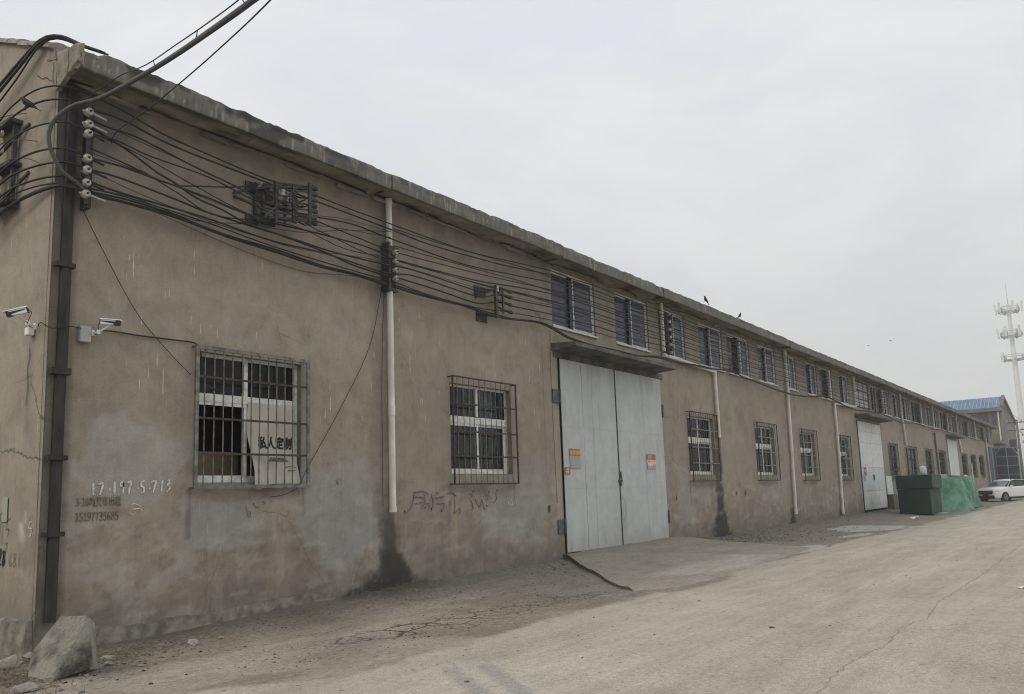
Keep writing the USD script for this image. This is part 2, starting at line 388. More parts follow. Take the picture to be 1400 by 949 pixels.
look('grille_green', (.035, .042, .038), (.075, .082, .075), rough=.75, scale=5, bump=.2)
look('white_frame', (.40, .40, .37), (.66, .66, .62), rough=.5, scale=9, bump=.08, detail=7, lo=.3, hi=.55)
look('grey_frame', (.42, .43, .42), (.66, .67, .65), rough=.5, scale=4, bump=.08, detail=7)
look('door_paint', (.345, .372, .360), (.425, .452, .436), rough=.55, scale=1.0, bump=.55, bscale=1.7, dist=.05, detail=8, spec=.3, lo=.3, hi=.66)
look('door_white', (.50, .51, .485), (.62, .63, .60), rough=.6, scale=1.1, bump=.4, bscale=1.7, dist=.04, detail=8)
look('dark_gap', (.012, .012, .012), (.02, .02, .02), rough=.9)
look('hinge_steel', (.06, .06, .058), (.13, .13, .125), rough=.6, scale=12)
look('porcelain', (.24, .215, .18), (.47, .44, .39), rough=.28, scale=9, bump=.03, spec=.5)
look('cable_black', (.013, .013, .014), (.030, .030, .030), rough=.55, scale=4, bump=.05, detail=4)
look('cable_grey', (.05, .05, .052), (.09, .09, .09), rough=.6, scale=6, bump=.2, bscale=60)
look('bracket_steel', (.030, .030, .031), (.085, .080, .075), rough=.75, scale=9, bump=.3)
look('cam_white', (.66, .66, .64), (.74, .74, .72), rough=.35, scale=5, bump=.0)
look('cam_black', (.016, .017, .02), (.024, .025, .028), rough=.25, bump=.0)
look('box_grey', (.30, .31, .30), (.36, .37, .36), rough=.6, scale=9, bump=.05)
look('boulder_concrete', (.085, .079, .065), (.30, .28, .235), rough=.95, scale=2.3, bump=1.0, bscale=26, dist=.04, detail=10, lo=.42, hi=.57)
look('stone_pale', (.20, .185, .155), (.44, .415, .365), rough=.95, scale=8, bump=.6, bscale=40, dist=.01)
look('gravel_look', (.09, .082, .07), (.36, .335, .29), rough=.95, scale=7, bump=.3, lo=.3, hi=.7)
look('crumb_dark', (.035, .032, .027), (.13, .118, .097), rough=.95, scale=7, bump=.3, lo=.35, hi=.65)
look('straw', (.12, .095, .06), (.24, .20, .14), rough=.95, scale=9)
look('crate_green', (.011, .029, .021), (.022, .046, .034), rough=.62, scale=1.6, bump=.25, bscale=8, detail=6)
look('crate_green_side', (.028, .046, .036), (.055, .075, .06), rough=.8, scale=1.6, bump=.3, bscale=8, detail=6)
look('tarp_green', (.065, .165, .112), (.16, .325, .23), rough=.55, scale=1.6, bump=.9, bscale=2.2, dist=.2, detail=8, stretch=(1, 1.3, .9), lo=.36, hi=.64)
look('sack_white', (.50, .50, .46), (.66, .66, .62), rough=.8, scale=5, bump=.4, bscale=14)
look('car_paint', (.70, .70, .69), (.75, .75, .74), rough=.22, scale=1, bump=0, spec=.5, coat=.6)
look('car_trim', (.014, .014, .015), (.022, .022, .022), rough=.5, bump=0)
look('tyre_rubber', (.018, .018, .018), (.028, .027, .026), rough=.85, bump=.1)
look('wheel_alloy', (.22, .22, .23), (.32, .32, .33), rough=.35, metal=.7, bump=0)
look('lamp_glass', (.55, .57, .60), (.68, .70, .72), rough=.12, bump=0, spec=.6)
look('blue_roof', (.20, .31, .47), (.34, .46, .62), rough=.5, scale=.6, bump=.1, detail=6, stretch=(1, 3, 1))
look('far_concrete', (.12, .11, .093), (.235, .218, .188), rough=.95, scale=.5, bump=.3, bscale=5, detail=8)
look('gate_sheet', (.035, .042, .055), (.06, .068, .08), rough=.6, scale=.8, bump=.2, bscale=4)
look('gate_bar', (.26, .28, .30), (.36, .38, .40), rough=.6, scale=3)
look('blue_post', (.13, .21, .30), (.20, .29, .38), rough=.6, scale=3)
look('pole_concrete', (.16, .15, .14), (.24, .23, .21), rough=.9, scale=2)
look('tower_white', (.62, .62, .60), (.72, .72, .70), rough=.5, scale=.4, bump=0)
look('tower_grey', (.30, .31, .31), (.44, .45, .45), rough=.6, scale=.5, bump=0)
look('poster_red', (.33, .105, .065), (.42, .15, .09), rough=.7, scale=20, bump=.05)
look('poster_orange', (.55, .36, .14), (.62, .42, .17), rough=.7, scale=20, bump=.0)
look('poster_paper', (.30, .29, .25), (.36, .35, .30), rough=.8, scale=9, bump=.05)
look('poster_white', (.55, .48, .45), (.66, .60, .57), rough=.8, scale=20, bump=.05)
look('cardboard', (.38, .35, .29), (.50, .465, .39), rough=.85, scale=2.4, bump=.1, bscale=8, detail=6)
look('ink_black', (.020, .019, .018), (.04, .036, .034), rough=.8, bump=0)
look('ink_faded', (.065, .060, .052), (.19, .17, .14), rough=.9, scale=22, bump=0, lo=.35, hi=.6)
look('chalk_white', (.30, .28, .245), (.60, .58, .53), rough=.95, scale=24, bump=0, lo=.36, hi=.55)
look('ink_red', (.22, .07, .055), (.28, .16, .13), rough=.9, scale=24, bump=0)
look('bird_black', (.014, .014, .016), (.028, .027, .028), rough=.7, scale=20, bump=.1)
look('car_glass2', (.085, .095, .10), (.12, .13, .135), rough=.06, bump=0, spec=.8)
look('tan_board', (.20, .15, .10), (.26, .20, .14), rough=.8, scale=3)
look('litter_white', (.68, .68, .66), (.75, .75, .73), rough=.8, scale=9, bump=.1)

usdkit.material(stage, '/World/Looks/painted_steel', {'c': ('attribute', {'attribute': 'Cd'}), 'g': ('geometry', {}), 'n': ('noise_texture', {'scale': 3, 'detail': 9, 'roughness': .7}),
    'r': ('rgb_ramp', {'ramp': [(.35, (.93, .93, .93)), (.5, (1, 1, 1)), (.65, (1.06, 1.06, 1.06))]}), 'x': ('mix_color', {'blend_type': 'multiply', 'fac': 1.0}), 'nb': ('noise_texture', {'scale': 1.5, 'detail': 5}),
    'b': ('bump', {'strength': .6, 'distance': .05}), 'p': ('principled_bsdf', {'roughness': .52, 'specular_ior_level': .3})},
    [('g.position', 'n.vector'), ('g.position', 'nb.vector'), ('n.fac', 'r.fac'), ('c.color', 'x.a'), ('r.color', 'x.b'), ('x.result', 'p.base_color'), ('nb.fac', 'b.height'), ('b.normal', 'p.normal')], surface='p.BSDF')

def pane_look(name, tint, rough, base, mixf, ior=1.5):
    """window glass: lets light through, mirrors the sky at a glance, with a film of dust"""
    usdkit.material(stage, f'/World/Looks/{name}', {
        'g': ('geometry', {}), 'n': ('noise_texture', {'scale': 2.3, 'detail': 5}),
        'bn': ('noise_texture', {'scale': 1.1, 'detail': 1}), 'b': ('bump', {'strength': .12, 'distance': .02}),
        'fr': ('fresnel', {'IOR': ior}), 't': ('transparent_bsdf', {'color': tint}), 'gl': ('glossy_bsdf', {'roughness': rough, 'color': (.95, .97, 1.0)}),
        'd': ('diffuse_bsdf', {'color': base}), 'mr': ('map_range', {'from_min': .35, 'from_max': .7, 'to_min': mixf * .5, 'to_max': mixf * 1.5, 'clamp': True}),
        'm1': ('mix_closure', {}), 'm2': ('mix_closure', {})},
        [('g.position', 'n.vector'), ('g.position', 'bn.vector'), ('bn.fac', 'b.height'), ('b.normal', 'gl.normal'), ('n.fac', 'mr.value'),
         ('fr.fac', 'm1.fac'), ('t.transparent' if False else 't.BSDF', 'm1.closure1'), ('gl.BSDF', 'm1.closure2'), ('mr.result', 'm2.fac'), ('m1.closure', 'm2.closure1'), ('d.BSDF', 'm2.closure2')], surface='m2.closure')
pane_look('glass_dark', (.52, .54, .54), .05, (.03, .03, .028), .2, 1.27)
pane_look('glass_blue', (.50, .53, .56), .04, (.085, .095, .11), .55)
pane_look('car_glass', (.20, .22, .22), .03, (.02, .02, .022), .2)

# ------------------------------------------------------------------ ground
XB = 4.8
def wall_foot(x):
    return np.interp(x, [-50, 4, 5.75, 7.5, 10, 12, 17, 23, 25, 27.2, 30, 35, 43, 48, 60, 115, 400], [-.12, -.12, -.09, -.04, .04, .09, .11, .15, .13, .06, .13, .16, .18, .18, .14, .10, 0])
def pn(x, y, s, seed=0, oct=4):
    return fbm(np.stack([np.asarray(x, float) * s, np.asarray(y, float) * s, 0 * np.asarray(x, float) + seed * 3.7], -1), oct, seed)
ROAD_EDGE = np.array([[-400, -4.1], [3.5, -4.0], [4.48, -4.25], [5.52, -4.93], [6.72, -4.93], [7.79, -4.76], [9.49, -4.79], [12.64, -4.85], [12.91, -5.2], [17.2, -4.75], [23.4, -4.45], [33.4, -4.69], [46, -4.83], [120, -4.9], [400, -5]])
def road_edge(x):
    return np.interp(x, ROAD_EDGE[:, 0], ROAD_EDGE[:, 1])
RAMP = [(17.05, .4), (17.20, -.08), (15.65, -1.6), (14.1, -3.05), (12.75, -4.35), (13.4, -4.9), (18, -4.8), (23.5, -4.3), (24.6, -2.0), (24.1, .4)]
import shapely
ramp_poly = shapely.Polygon(RAMP)
def ramp_in(x, y):
    return shapely.contains_xy(ramp_poly, np.ravel(x), np.ravel(y)).reshape(np.shape(x))
def gz(x, y):
    x, y = np.asarray(x, float), np.asarray(y, float)
    t = np.clip(-y / 4.6, 0, 1)
    verge = 1 - smooth01(.0, .35, (road_edge(x) - y))                # 1 on the verge
    z = wall_foot(x) * (1 - smooth01(0, 1, t)) + (-.06 * verge * smooth01(0, .4, t) * (1 - smooth01(.7, 1, t)))
    z = z + (pn(x, y, .9, 3) - .5) * (.035 + .05 * verge) + (pn(x, y, 5, 4) - .5) * (.004 + .028 * verge)
    return z
gx = np.concatenate([[-700, -300, -120, -50, -20, -8, -3], cuts([0, 2.5], lambda x: .3), np.arange(2.8, 16, .055), np.arange(16, 30, .11), np.arange(30, 60, .22), np.arange(60, 130, .6), [135, 150, 180, 240, 350, 550, 900]])
gy = np.concatenate([[-900, -400, -200, -100, -60, -35, -25, -20, -17], np.arange(-15, -9.6, .18), np.arange(-9.6, -7.0, .055), np.arange(-7, -.6, .06), np.arange(-.6, 3.0, .10), [3.5, 5, 8, 14, 20, 30, 60, 120, 300, 700]])
RC = np.array([[-30, -9.15], [5, -9.10], [7.14, -9.09], [8.3, -9.02], [9.5, -9.12], [10.8, -9.03], [11.5, -9.17], [13.4, -9.05], [14.8, -9.09], [17, -9.12], [30, -9.1], [200, -9.1]])
RC2 = np.array([[10.6, -9.09], [10.75, -9.7], [10.5, -10.3], [10.6, -14]])
VC = np.array([[7.47, -3.12], [7.96, -3.0], [8.41, -3.17], [9.06, -3.08], [9.53, -3.27], [9.9, -3.4]])
VC2 = np.array([[7.5, -3.3], [8.1, -3.32], [8.6, -3.22], [9.2, -3.3]])
VC3 = np.array([[5.0, -2.9], [5.7, -2.8], [6.3, -2.75], [6.6, -2.3], [7.6, -2.1]])
SKID = [np.array([[6.35, -5.67], [5.8, -6.47], [5.4, -7.1]]), np.array([[6.62, -5.95], [5.98, -6.8], [5.6, -7.4]])]
def dist_to(P, x, y):
    d = np.full(np.shape(x), 9.0)
    for a, b in zip(P[:-1], P[1:]):
        ab = b - a; t = np.clip(((x - a[0]) * ab[0] + (y - a[1]) * ab[1]) / (ab @ ab), 0, 1)
        d = np.minimum(d, np.hypot(x - a[0] - t * ab[0], y - a[1] - t * ab[1]))
    return d
def side_dist(P, x, y):
    """signed by the side of a line that runs along x"""
    d = dist_to(P, x, y); s = np.sign(y - np.interp(x, P[:, 0], P[:, 1]))
    return d * s
def blob(x, y, cx, cy, rx, ry, seed=1, amp=.5, ns=1.2, soft=.35):
    d = np.hypot((x - cx) / rx, (y - cy) / ry) + (pn(x, y, ns, seed) - .5) * amp * 2
    return 1 - smooth01(1 - soft, 1 + soft, d)
def lerp(c, col, m):
    return c * (1 - m[:, None]) + np.asarray(col) * m[:, None]
def ground_paint(x, y):
    road = np.array([.420, .383, .320]); verge = np.array([.268, .238, .190])
    nz = (pn(x, y, .8, 11) - .5) * .9 + (pn(x, y, 4, 12) - .5) * .5
    dv = road_edge(x) - y + nz * .8                                   # > 0 on the road
    m = smooth01(-.10, .14, dv)
    c = verge[None] * (1 - m[:, None]) + road[None] * m[:, None]
    # dusty road: lighter band of wear, greyer where wheels run
    c = lerp(c, (.36, .328, .27), m * .75 * smooth01(.45, .70, pn(x * .12, y * 1.2, 1.0, 21)))
    c = lerp(c, (.50, .46, .388), m * .55 * smooth01(.52, .74, pn(x * .16, y * .9, 1.1, 22)))
    c = lerp(c, (.38, .348, .293), m * .55 * (1 - smooth01(-9.2, -9.0, y)) * smooth01(.42, .62, pn(x, y, .9, 23)))
    # the verge: pale worn concrete near the road, dark dirt by the wall
    wall = np.clip(-y, 0, 9)
    c = lerp(c, (.36, .325, .265), (1 - m) * smooth01(.42, .60, pn(x, y, .7, 24)) * smooth01(.9, 2.2, wall) * (x < 12.5) * .9)
    c = lerp(c, (.17, .15, .12), (1 - m) * (1 - smooth01(.15, 1.5, wall + (pn(x, y, 1.3, 25) - .5) * 1.6)) * .75)
    c = lerp(c, (.22, .20, .165), blob(x, y, 4.6, -.9, 1.2, 1.0, 5) * .75)
    c = lerp(c, (.13, .122, .105), blob(x, y, 11.2, -.15, 1.5, .55, 6) * .75)
    c = lerp(c, (.15, .14, .122), blob(x, y, 27.2, -.3, 1.8, .8, 7) * .8)
    c = lerp(c, (.17, .158, .137), blob(x, y, 35.4, -.3, 1.6, .7, 8) * .7)
    c = lerp(c, (.27, .25, .215), (1 - m) * smooth01(11.0, 13.0, x) * (x < 17.5) * .6)
    c = lerp(c, (.25, .225, .185), (1 - m) * smooth01(24.5, 27, x) * (1 - smooth01(30, 50, x)) * .65)
    # pale mortar patches
    for k, (cx, cy, rx, ry) in enumerate([(23.2, -3.9, 1.9, .62), (34.2, -3.2, 2.6, 1.25), (29.5, -3.9, 1.3, .45), (52, -3.0, 4, .5)]):
        c = lerp(c, (.50, .485, .44), blob(x, y, cx, cy, rx, ry, 30 + k, .35, 1.0, .12) * .85)
    for P in SKID:
        c = lerp(c, (.27, .265, .25), (1 - smooth01(.05, .14, dist_to(P, x, y) + (pn(x, y, 5, 41) - .5) * .07)) * .6)
    # dust lines swept by wheels
    sw = y + .012 * (x - 14) ** 2 * .2
    c = lerp(c, (.535, .49, .41), m * smooth01(.66, .76, pn(x * .15, sw * 6, 1.0, 44)) * .5 * (x > 11) * (y > -8.6))
    # long joints run along the road, one dark wet-looking stain by the far crates
    c = lerp(c, (.24, .225, .195), blob(x, y, 50, -2.2, 3.2, .9, 52) * .5)
    grit = (1 - m) * (.35 + .55 * smooth01(.4, .6, pn(x, y, 1.1, 26))) + .05
    grit = np.maximum(grit, blob(x, y, 15.8, -.9, 1.9, 1.0, 9) * 1.0)
    grit = np.maximum(grit, blob(x, y, 26.5, -1.3, 3.2, 1.0, 10) * 1.0)
    g1 = np.minimum(np.abs(side_dist(RC, x, y)) + 0, 9); sg = np.sign(y - np.interp(x, RC[:, 0], RC[:, 1]))
    best, sgn = g1, sg
    for P in (VC, VC3):
        d = dist_to(P, x, y); s = np.sign(y - np.interp(x, P[:, 0], P[:, 1]))
        w = d < best; best = np.where(w, d, best); sgn = np.where(w, s, sgn)
    d = dist_to(RC2, x, y); w = d < best; best = np.where(w, d, best); sgn = np.where(w, np.sign(x - np.interp(-y, -RC2[:, 1], RC2[:, 0])), sgn)
    g = np.clip(best / .4, 0, 1) * sgn
    craze = blob(x, y, 8.6, -3.2, 1.9, .45, 13, .5) * 1.0
    craze = np.maximum(craze, blob(x, y, 10.6, -3.6, 2.0, .6, 14, .5) * .6)
    craze = np.maximum(craze, blob(x, y, 33.5, -3.2, 3, 1.3, 15, .5) * .4)
    return c, np.stack([np.clip(grit, 0, 1), g, craze], -1)
def ground_fn(U, V):
    return np.stack([U, V, gz(U, V) - .30 * smooth01(.35, .6, V) * (U > 5.2) * (U < 112)], -1)
gm, GU, GV = grid(gx, gy, ground_fn)
gc, gk = ground_paint(GU, GV)
tcx, tcy = GU[gm[1]].mean(1), GV[gm[1]].mean(1)
on_road = (tcy < road_edge(tcx)) & (tcy > -17) & (tcx > -60) & (tcx < 300)
for nm_, sel in (('road', on_road), ('ground', ~on_road)):
    idx = np.unique(gm[1][sel]); rmp = np.full(len(gm[0]), -1); rmp[idx] = np.arange(len(idx))
    obj(nm_, (gm[0][idx], rmp[gm[1][sel]]), 'ground_look', smooth=True, kind='structure', cd=gc[idx], mk=gk[idx])

# concrete apron in front of the first door: its own slab with a step along its left edge
ax = np.arange(12.6, 24.8, .12); ay = np.arange(-5.0, .36, .10)
def ramp_z(x, y):
    t = np.clip(-y / 4.4, 0, 1)
    fd = np.maximum(0, y - np.interp(x, [12.75, 13.4, 18, 23.5, 24.6], [-4.35, -4.9, -4.8, -4.3, -2.0])) + np.maximum(0, 13.4 - x) * .0
    re = np.maximum(0, 24.3 - x)
    return gz(x, y) - .02 + np.minimum(.075, .16 * np.minimum(fd, re) ** .8) + (.07 * (1 - t) ** 2) + (pn(x, y, 2, 61) - .5) * .006
inside = []
rm, RU, RV = grid(ax, ay, lambda U, V: np.stack([U, V, ramp_z(U, V)], -1), keep=lambda u, v: ramp_in(u, v))
# snap the rim onto the outline, then drop a skirt
cnt = {}
for t in rm[1]:
    for a, b in ((t[0], t[1]), (t[1], t[2]), (t[2], t[0])):
        cnt[(min(a, b), max(a, b))] = cnt.get((min(a, b), max(a, b)), 0) + 1
rim = [e for e, k in cnt.items() if k == 1]
rv = rm[0].copy(); ring = ramp_poly.exterior
rimv = sorted({i for e in rim for i in e})
for i in rimv:
    q = ring.interpolate(ring.project(shapely.Point(rv[i, 0], rv[i, 1])))
    rv[i, 0], rv[i, 1] = q.x, q.y
    rv[i, 2] = float(ramp_z(np.array(q.x), np.array(q.y)))
low = {i: len(rv) + k for k, i in enumerate(rimv)}
rv = np.vstack([rv, rv[rimv] - [0, 0, .35]])
rf = list(map(list, rm[1]))
for a, b in rim:
    rf += [[a, low[a], low[b]], [a, low[b], b], [a, b, low[b]], [a, low[b], low[a]]]
rc = np.tile([.325, .294, .245], (len(rv), 1)) * (1 + .25 * (pn(rv[:, 0], rv[:, 1], .8, 62) - .5))[:, None]
rc = lerp(rc, (.22, .205, .175), (1 - smooth01(0, .8, -rv[:, 1] + (pn(rv[:, 0], rv[:, 1], 1.2, 63) - .5))) * .5)
rc = lerp(rc, (.46, .435, .38), blob(rv[:, 0], rv[:, 1], 18.0, -3.9, 3.0, .7, 64) * .6)
rc[len(rm[0]):] = (.20, .182, .152)
rk = np.stack([np.full(len(rv), .25), np.ones(len(rv)), np.zeros(len(rv))], -1)
obj('door_ramp', (rv, np.array(rf)), 'ground_look', smooth=40 if False else False, kind='structure', cd=rc, mk=rk)

# ------------------------------------------------------------------ the warehouse
X0, X1, ZT = XB, 112.0, 7.90
WH = thing('warehouse', 'long grey plastered warehouse with barred windows and steel doors', 'warehouse')
# lower windows: outer grille rectangle (x0, x1, z0, z1)
LOW = [(6.93, 9.12, 1.98, 4.20), (12.94, 15.24, 1.99, 4.33), (24.99, 27.32, 1.99, 4.34), (31.31, 33.66, 1.98, 4.32), (36.98, 39.32, 1.95, 4.31), (43.42, 45.42, 1.93, 4.28),
       (54.9, 57.1, 1.98, 4.25), (61.06, 63.52, 1.98, 4.22), (67.24, 69.68, 1.98, 4.24), (73.23, 75.71, 1.98, 4.26), (85.33, 88.0, 1.98, 4.28), (91.31, 94.1, 1.98, 4.33), (97.45, 100.3, 1.98, 4.33)]
DOORS = [(17.28, 23.15, .20, 5.25), (47.55, 53.1, .24, 5.30), (77.8, 83.0, .18, 5.36)]
UP = [(17.15, 19.33), (20.50, 22.60), (23.70, 25.30), (26.50, 28.62), (29.15, 31.40), (32.40, 34.48), (35.75, 37.30), (38.90, 40.62), (41.10, 43.30), (44.72, 46.5), (47.7, 51.05), (51.6, 53.2)]
x = 54.7
while x < 110.5:
    if not any(abs((x + .9) - p) < .55 for p in ()):
        UP.append((round(x, 2), round(x + 1.95, 2)))
    x += 3.035
UZ0, UZ1 = 6.07, 7.62
holes = []
low_open = []
for i, (a, b, c, d) in enumerate(LOW):
    o = (a + .07, b - .07, c + (.10 if i == 0 else .24), d - (.07 if i == 0 else .14))
    low_open.append(o); holes.append(o)
holes += [(a, b, 0.0 if False else c - .6, d) for a, b, c, d in DOORS]
holes += [(a, b, UZ0, UZ1) for a, b in UP]
hx = [X0, X1] + [h[0] for h in holes] + [h[1] for h in holes]
hz = [-.5, ZT] + [h[2] for h in holes] + [h[3] for h in holes]
us = cuts(hx, lambda x: .045 if x < 12 else .06 if x < 25 else .13 if x < 60 else .4)
vs = cuts(hz, lambda z: .055)
def keep_wall(u, v):
    k = np.ones(np.shape(u), bool)
    for a, b, c, d in holes:
        k &= ~((u > a) & (u < b) & (v > c) & (v < d))
    return k
def wall_y(U, V):
    P = np.stack([U * .8, V * .8, 0 * U], -1)
    y = .014 * fbm(P, 4, 71)
    edge = 1 - smooth01(5.10, 5.14, U)                               # the corner strip sits a little back
    return y + .03 * edge
wm, WU, WV = grid(us, vs, lambda U, V: np.stack([U, wall_y(U, V), V], -1), keep=keep_wall)
def P2(x, z, s, seed, oct=4):
    return fbm(np.stack([x * s, z * s, 0 * x + seed], -1), oct, seed)
def wall_paint(x, z, gable=False):
    c = np.tile([.268, .231, .184], (len(x), 1))
    c *= (1 + .30 * (P2(x, z, .45, 80) - .5) + .16 * (P2(x, z, 2.2, 81) - .5))[:, None]
    st = fbm(np.stack([x * 5, z * .35, 0 * x], -1), 4, 82)
    c *= (1 + .10 * (st - .5))[:, None]
    hb = fbm(np.stack([x * .2, z * 1.5, 0 * x], -1), 3, 83)
    c *= (1 + .12 * (hb - .5))[:, None]
    # lower wall: browner grime below 2 m, damp foot
    c = lerp(c, (.195, .167, .128), (1 - smooth01(.2, 2.2, z + (P2(x, z, 1.2, 84) - .5) * 1.2)) * .55)
    c = lerp(c, (.145, .130, .105), (1 - smooth01(.05, .75, z - wall_foot(x) + (P2(x, z, 2.0, 85) - .5) * .9)) * .72)
    for k_, (sx_, sz_, lo_, hi_, col_, am_) in enumerate([(1.3, 2.6, .555, .60, (.345, .312, .258), .42), (.9, 1.1, .565, .64, (.18, .157, .124), .55), (2.8, 6.0, .58, .63, (.37, .345, .295), .50), (3.4, 3.0, .60, .66, (.14, .122, .096), .50), (6.0, 1.3, .60, .66, (.33, .30, .25), .5), (7.0, 9.0, .61, .66, (.12, .105, .085), .5)]):
        c = lerp(c, col_, smooth01(lo_, hi_, fbm(np.stack([x * sx_, z * sz_, 0 * x + k_ * 5.3], -1), 5, 180 + k_)) * am_ * .62 * (.30 + .70 * (1 - smooth01(1.9, 3.0, z))) * (.55 + .45 * (1 - smooth01(10.5, 13.0, x))))
    # soot under the eave and dark runs from it
    run = smooth01(.50, .75, fbm(np.stack([x * 2.6, z * .12, 0 * x], -1), 3, 86))
    c = lerp(c, (.15, .142, .125), smooth01(6.6, 7.9, z) * run * .45)
    c = lerp(c, (.20, .188, .165), smooth01(6.6, 7.9, z) * .30 * (x < 17))
    if gable:
        return c
    B = lambda cx, cz, rx, rz, seed, amp=.35, ns=1.6, soft=.25: (lambda d: 1 - smooth01(1 - soft, 1 + soft, d))(np.hypot((x - cx) / rx, (z - cz) / rz) + (P2(x, z, ns, seed) - .5) * amp * 2)
    Q = lambda x0, x1, z0, z1, seed, soft=.05, amp=.18, ns=2.0: (lambda n: smooth01(-soft, soft, x - x0 + n) * smooth01(-soft, soft, x1 - x + n) * smooth01(-soft, soft, z - z0 + n) * smooth01(-soft, soft, z1 - z + n))((P2(x, z, ns, seed) - .5) * amp * 2)
    # black streak strip at the corner, behind the rusty pipe
    c = lerp(c, (.105, .10, .09), (1 - smooth01(5.02, 5.16, x + (st - .5) * .10)) * (.40 + .45 * smooth01(4.5, 7.2, z)))
    c = lerp(c, (.12, .115, .105), B(5.3, 7.6, .7, .9, 90) * .75)
    # render patches, cooler grey or paler
    c = lerp(c, (.335, .318, .283), B(6.0, 2.46, .82, .58, 91, .55, 1.6, .035) * .55)
    c = lerp(c, (.270, .262, .245), Q(6.9, 8.15, 1.12, 1.80, 92) * .65)
    c = lerp(c, (.245, .240, .228), Q(6.78, 7.0, 1.25, 1.86, 93, .04, .1) * .7)
    c = lerp(c, (.280, .272, .250), Q(9.15, 10.75, 1.0, 2.35, 94, .12, .3) * .65)
    c = lerp(c, (.255, .252, .238), Q(9.55, 10.6, .55, 1.15, 95, .1, .25) * .6)
    c = lerp(c, (.290, .280, .255), Q(14.0, 16.5, .75, 1.75, 96, .1, .3) * .6)
    c = lerp(c, (.275, .266, .245), Q(14.9, 16.6, 1.6, 2.6, 97, .2, .4) * .4)
    c = lerp(c, (.305, .292, .262), Q(24.1, 25.3, .6, 2.5, 98, .1, .3) * .55)
    c = lerp(c, (.31, .30, .272), Q(25.5, 26.6, 1.2, 1.9, 99, .1, .2) * .5)
    c = lerp(c, (.31, .30, .272), Q(31.2, 34.0, 1.2, 1.85, 100, .1, .2) * .4)
    c = lerp(c, (.315, .290, .245), Q(9.3, 10.9, 4.35, 5.2, 101, .25, .5) * .35)
    c = lerp(c, (.26, .235, .195), Q(11.4, 13.0, 3.6, 4.35, 102, .2, .4) * .4)
    c = lerp(c, (.34, .31, .26), Q(5.6, 11.0, 4.3, 5.6, 103, .5, .9, .7) * .28)
    # dark algae below the downpipe outlets
    def spill(px, ztop, wtop, wbot, seed, k):
        n = (P2(x, z, 2.4, seed) - .5)
        h = np.clip((ztop - z) / ztop, 0, 1)
        w = wtop + (wbot - wtop) * h ** 7
        n2_ = (P2(x, z, 9, seed + 3) - .5)
        m = 1 - smooth01(.50, 1.15, np.abs(x - px + .12 * n) / w + n * 1.0 + n2_ * .7)
        return m * smooth01(-.05, .35, ztop - z) * k * (.78 + .22 * smooth01(.3, .7, h))
    for px, zt, wt, wb, k in ((11.12, 1.6, .29, 1.5, .93), (27.4, 3.3, .34, 1.6, .93), (35.2, 1.0, .30, 1.3, .92), (42.8, .7, .2, .8, .75), (59.9, 3.9, .18, .5, .7), (71.6, 3.0, .2, .5, .6)):
        c = lerp(c, (.040, .038, .033), spill(px, zt, wt, wb, 105 + int(px), k))
    c = lerp(c, (.12, .11, .092), Q(10.7, 11.05, 1.4, 7.6, 111, .07, .1) * .30)
    c = lerp(c, (.075, .07, .062), Q(27.45, 27.8, 2.3, 4.2, 112, .05, .1) * .85)
    # rust and dirt runs at the grille feet
    for a, b, zc, zd in LOW[:8]:
        c = lerp(c, (.13, .105, .08), Q(a - .02, a + .035, zc - .75, zc, 113, .015, .02) * .7)
        c = lerp(c, (.15, .12, .095), Q(b - .04, b + .01, zc - .5, zc, 114, .015, .02) * .6)
        c = lerp(c, (.15, .135, .11), B((a + b) / 2, zc - .05, 1.25, .14, 115) * .45)
    for px in (12.99, 13.1):
        c = lerp(c, (.40, .32, .22), Q(px - .05, px + .04, .5, 1.55, 116, .03, .03) * .35)
    for px, pz, s in ((16.64, 1.39, .075), (23.88, 1.48, .06), (29.0, 1.55, .08), (29.9, 1.55, .08), (46.7, 1.4, .08)):
        c = lerp(c, (.012, .012, .012), B(px, pz, s, s * 1.15, 117, .2, 6, .2) * .95)
    # cast joints in the render
    for px in (16.6, 16.95):
        c = lerp(c, (.14, .125, .10), Q(px - .012, px + .012, .2, 5.9, 118, .012, .012) * .5)
    c = lerp(c, (.33, .30, .25), Q(16.97, 17.25, 1, 7.8, 119, .03, .04) * .35)
    # smears of whitewash and scratches, low
    sm = smooth01(.60, .72, fbm(np.stack([x * 1.6, z * 4.5, 0 * x], -1), 4, 120)) * smooth01(.3, .7, z) * (1 - smooth01(1.6, 2.4, z))
    c = lerp(c, (.37, .35, .30), sm * .40)
    return c
wc = wall_paint(WU, WV)
drip = smooth01(2.5, 4.2, WV) * (1 - smooth01(5.9, 6.6, WV)) * (1 - smooth01(24, 34, WU)) * smooth01(5.2, 6, WU) + .28 * (1 - smooth01(30, 60, WU)) * (WV < 4)
crk = .55 * smooth01(.55, .68, P2(WU, WV, .35, 130)) * (WU < 40)
obj('wall', wm, 'wall_plaster', WH, smooth=True, cd=wc, mk=np.stack([np.clip(drip, 0, 1), crk, 0 * WU], -1))

